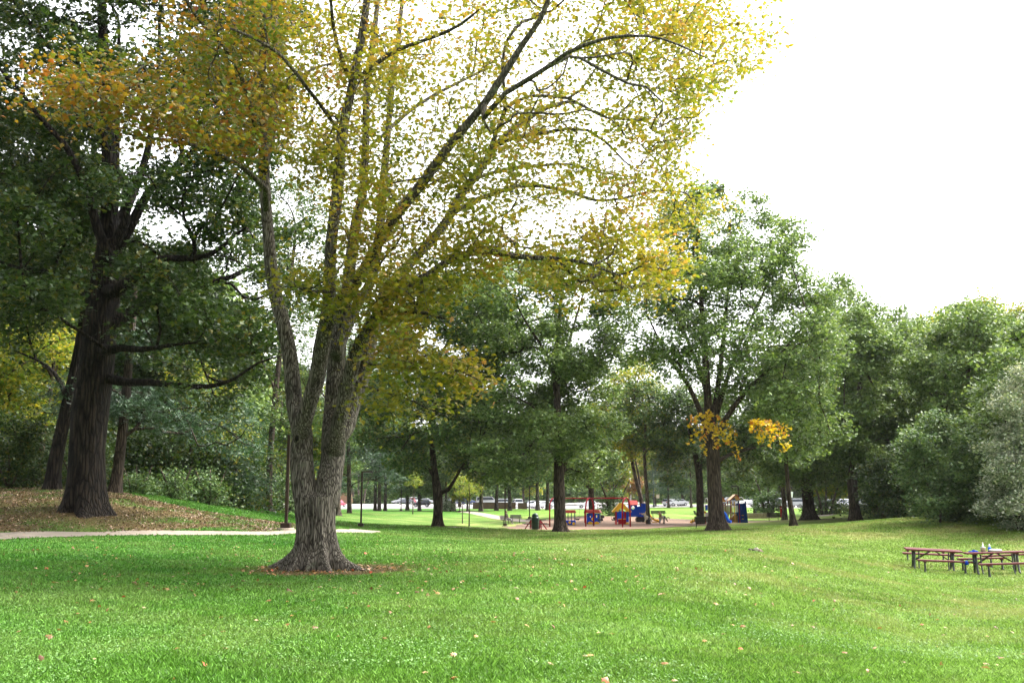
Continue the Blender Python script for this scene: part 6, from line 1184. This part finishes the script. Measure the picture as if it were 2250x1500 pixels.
for a in [(744, 1115.5, 214, R(75), 'hatch', RD, 'red car parked left of the second lamp post'), (830, 1102, 282, R(170), 'sedan', BL, 'dark blue car at the back of the lot behind the trunk trio'), (850, 1101.5, 284, 0, 'suv', BL, 'dark blue car at the back of the lot right of the trunk trio'),
          (862, 1104, 276, R(8), 'van', WH, 'white van at the back of the lot, right of the trunk trio'), (880, 1107, 262, R(200), 'sedan', SI, 'silver car near the small distant lamp post'), (891, 1108.5, 255, R(185), 'sedan', GY, 'grey car left of the dark hatchback'), (905, 1108, 258, R(90), 'sedan', RD, 'car with red tail lights behind the dark hatchback'),
          (916, 1105, 266, R(10), 'suv', WH, 'white off-roader behind the dark hatchback'), (926, 1117.5, 214, R(180), 'hatch', BK, 'black hatchback parked nearest, left of the round-crowned oak'), (932, 1106, 262, R(186), 'sedan', SI, 'silver car just left of the round-crowned oak trunk'),
          (988, 1107, 255, R(20), 'sedan', WH, 'white car seen through the saplings right of the oak'), (1004, 1108, 250, R(160), 'suv', GY, 'grey car between the saplings'), (1023, 1108.5, 246, R(200), 'sedan', BL, 'blue car left of the low brown wall'),
          (1072, 1111, 216, R(4), 'van', WH, 'white van behind the low brown wall'), (1100, 1111.5, 212, R(176), 'suv', WH, 'white off-roader behind the low brown wall'), (1136, 1116, 208, R(100), 'suv', WH, 'white car in the gap of the brown wall'),
          (1164, 1116, 204, R(206), 'sedan', SI, 'silver car right of the short brown wall'), (1176, 1117, 200, R(210), 'hatch', WH, 'small white car behind the green litter bin'), (1192, 1117.5, 198, R(200), 'sedan', WH, 'white car left of the swing frame'), (1207, 1113, 215, R(180), 'suv', SI, 'silver car just behind the left swing arch'),
          (1290, 1116, 204, R(180), 'hatch', WH, 'white car behind the middle swing arch'), (1476, 1113.5, 206, R(30), 'hatch', WH, 'small white car right of the straight grey trunk'), (1488, 1114, 206, R(200), 'sedan', WH, 'white sedan left of the dark forked tree'),
          (1602, 1113.5, 212, R(190), 'suv', WH, 'white car behind the tan play roofs'), (1645, 1114.5, 205, R(196), 'van', WH, 'white minivan right of the blue castle tower'), (1671, 1115, 203, R(194), 'sedan', SI, 'silver sedan right of the white minivan'),
          (1694, 1113.5, 206, R(190), 'suv', SI, 'silver car partly hidden by the bright green shrub'), (1712, 1113.5, 207, R(188), 'sedan', WH, 'white car left of the brown notice post'), (1745, 1115, 200, R(150), 'suv', SI, 'silver off-roader behind the white road sign'), (1762, 1115, 204, R(200), 'sedan', WH, 'white car left of the thick-trunked oak'),
          (1800, 1113, 206, R(190), 'sedan', WH, 'white car right of the thick-trunked oak'), (1820, 1113, 206, R(186), 'suv', SI, 'silver car behind the dark low shrub'), (1847, 1113, 204, R(190), 'suv', WH, 'white off-roader left of the curved-trunk oak'), (1863, 1113, 203, R(190), 'sedan', SI, 'silver sedan close left of the curved-trunk oak'),
          (1897, 1113.5, 200, R(188), 'suv', WH, 'white off-roader close right of the curved-trunk oak')]: car(*a)
# ------------------------------------------------------------------ grass blades, weeds, fallen leaves
gmb, t, b = nm('grass_blade'); c, _ = grass_color(t, True); t.links.new(c, b.inputs['Base Color']); b.inputs['Roughness'].default_value = 0.5; b.inputs['Specular IOR Level'].default_value = 0.2
tr = nd(t, 'ShaderNodeBsdfTranslucent'); t.links.new(c, tr.inputs['Color']); mx = nd(t, 'ShaderNodeMixShader'); mx.inputs[0].default_value = .3
out = [x for x in t.nodes if x.type == 'OUTPUT_MATERIAL'][0]; t.links.new(b.outputs[0], mx.inputs[1]); t.links.new(tr.outputs[0], mx.inputs[2]); t.links.new(mx.outputs[0], out.inputs['Surface'])
def scatter(n, d0, d1, e):
    """points over the visible lawn, density falling with distance"""
    u = rng.random(n); k = 2 - e; y = (d0 ** k + u * (d1 ** k - d0 ** k)) ** (1 / k); x = rng.uniform(-1, 1, n) * (.56 * y + 1.5); return x, y
NB = 1000000
x, y = scatter(NB, 8.0, 75, 1.75)
onpath = (segdist(x, y, PATH1w) < .80 + (vnoise(x, y, .25) - .5) * .25) | inpoly(x, y, PLAYw) | (segdist(x, y, PATH2w) < .65)
lit = litter(x, y); keep = ~onpath & (rng.random(NB) > lit * .62) & (np.hypot(x - TB[0], y - TB[1]) > .45) & (rng.random(NB) < .45 + .8 * vnoise(x, y, .35))
x = x[keep]; y = y[keep]; lit = lit[keep]; n = len(x); z = terr(x, y)
hgt = rng.uniform(.022, .050, n) * (1 - .45 * lit) * (.65 + .8 * vnoise(x, y, .6)); tall = rng.random(n) < .02; hgt[tall] *= 1.5
wd = rng.uniform(.0035, .0065, n) * (y / 8) ** .85; hgt *= (1 + .012 * (y - 8).clip(0))
az = rng.uniform(0, 6.28, n); lean = rng.uniform(.25, 1.15, n) * hgt; la = rng.uniform(0, 6.28, n)
V = np.empty((n, 4, 3)); cx, sx = np.cos(az) * wd, np.sin(az) * wd
V[:, 0] = np.column_stack([x - cx, y - sx, z - .004]); V[:, 1] = np.column_stack([x + cx, y + sx, z - .004])
V[:, 2] = np.column_stack([x + cx * .8 + np.cos(la) * lean * .45, y + sx * .8 + np.sin(la) * lean * .45, z + hgt * .65]); V[:, 3] = np.column_stack([x + np.cos(la) * lean, y + np.sin(la) * lean, z + hgt])
f0 = np.arange(n)[:, None] * 4; FF = np.concatenate([f0 + np.array([[0, 1, 2]]), f0 + np.array([[0, 2, 3]])])
me = np_mesh('grass', V.reshape(-1, 3), FF, False, {'rnd': np.repeat(rng.random(n), 4), 'dry': np.repeat(dry(x, y), 4), 'litter': np.repeat(np.clip(lit * 1.0, 0, .85), 4)})
tag(link('grass', me, gmb), 'mown green lawn grass, yellowed in patches towards the right', 'grass', kind='stuff')
# clover and broad weeds
x, y = scatter(150000, 8.0, 45, 1.6); k = (vnoise(x, y, .8) * .6 + vnoise(x, y, 2.7) * .4 > .50) & (litter(x, y) < .2) & (segdist(x, y, PATH1w) > .95); x = x[k]; y = y[k]
L = np.column_stack([x, y, terr(x, y) + rng.uniform(.016, .046, len(x))])
L_CLOVER = leafmat('clover_leaves', [(0.0, (0.07, 0.16, 0.03)), (0.6, (0.11, 0.24, 0.05)), (1.0, (0.19, 0.32, 0.10))], .25, nscale=.8, namp=.3)
tag(link('clover', leaf_mesh('clover', L, .028, 'blob', 1.2, .45), L_CLOVER), 'pale green clover and broad-leaved weeds among the lawn grass', 'ground cover', kind='stuff')
# fallen leaves
L_FALL = leafmat('fallen_leaves', [(0.0, (0.09, 0.04, 0.02)), (0.4, (0.24, 0.11, 0.035)), (0.7, (0.38, 0.22, 0.08)), (0.9, (0.42, 0.30, 0.19)), (1.0, (0.42, 0.07, 0.03))], .15, nscale=3, namp=.2)
x, y = scatter(420, 8.6, 40, 1.0); x2 = TB[0] + rng.normal(-1, 6.5, 520); y2 = TB[1] + rng.normal(0, 4.5, 520)
x3 = rng.uniform(-40, -6, 60000); y3 = rng.uniform(33, 52, 60000); kk = (litter(x3, y3) > .35) & (rng.random(60000) < .7); x3 = x3[kk]; y3 = y3[kk]
x4 = TB[0] + rng.normal(.3, 1.1, 160); y4 = TB[1] + rng.normal(-.3, .8, 160)
x = np.concatenate([x, x2, x4]); y = np.concatenate([y, y2, y4]); k = (y > 8.3) & (y < 60); x = x[k]; y = y[k]
a = leaf_mesh('fallen_leaves', np.column_stack([x, y, terr(x, y) + .035]), .085, 'maple', 1.2, .5); tag(link('fallen_leaves', a, L_FALL), 'scattered tan and rust fallen leaves lying on the lawn', 'leaves', kind='stuff')
a = leaf_mesh('leaf_litter', np.column_stack([x3, y3, terr(x3, y3) + rng.uniform(.01, .04, len(x3))]), .10, 'oak', 1.0, .6)
tag(link('leaf_litter', a, leafmat('litter_leaves', [(0.0, (0.04, 0.022, 0.012)), (0.5, (0.12, 0.07, 0.035)), (0.85, (0.24, 0.15, 0.085)), (1.0, (0.36, 0.26, 0.18))], .1, nscale=1, namp=.25)), 'brown leaf litter covering the mound around the massive oak', 'leaf litter', kind='stuff')

# ------------------------------------------------------------------ thin haze volume added to veil the far trees like sky glare
hz = MB(); hz.box((0, 330, 45), (900, 740, 110)); ho = hz.build('haze', None); ho.data.materials.clear()
hm = bpy.data.materials.new('haze'); hm.use_nodes = True; t = hm.node_tree; t.nodes.clear(); pv = nd(t, 'ShaderNodeVolumePrincipled'); pv.inputs['Color'].default_value = (.93, .95, .97, 1); pv.inputs['Density'].default_value = .00007; pv.inputs['Anisotropy'].default_value = .2
oo = nd(t, 'ShaderNodeOutputMaterial'); t.links.new(pv.outputs[0], oo.inputs['Volume']); ho.data.materials.append(hm); tag(ho, 'thin haze volume added over the park as a glare-like veil', 'haze', kind='stuff')
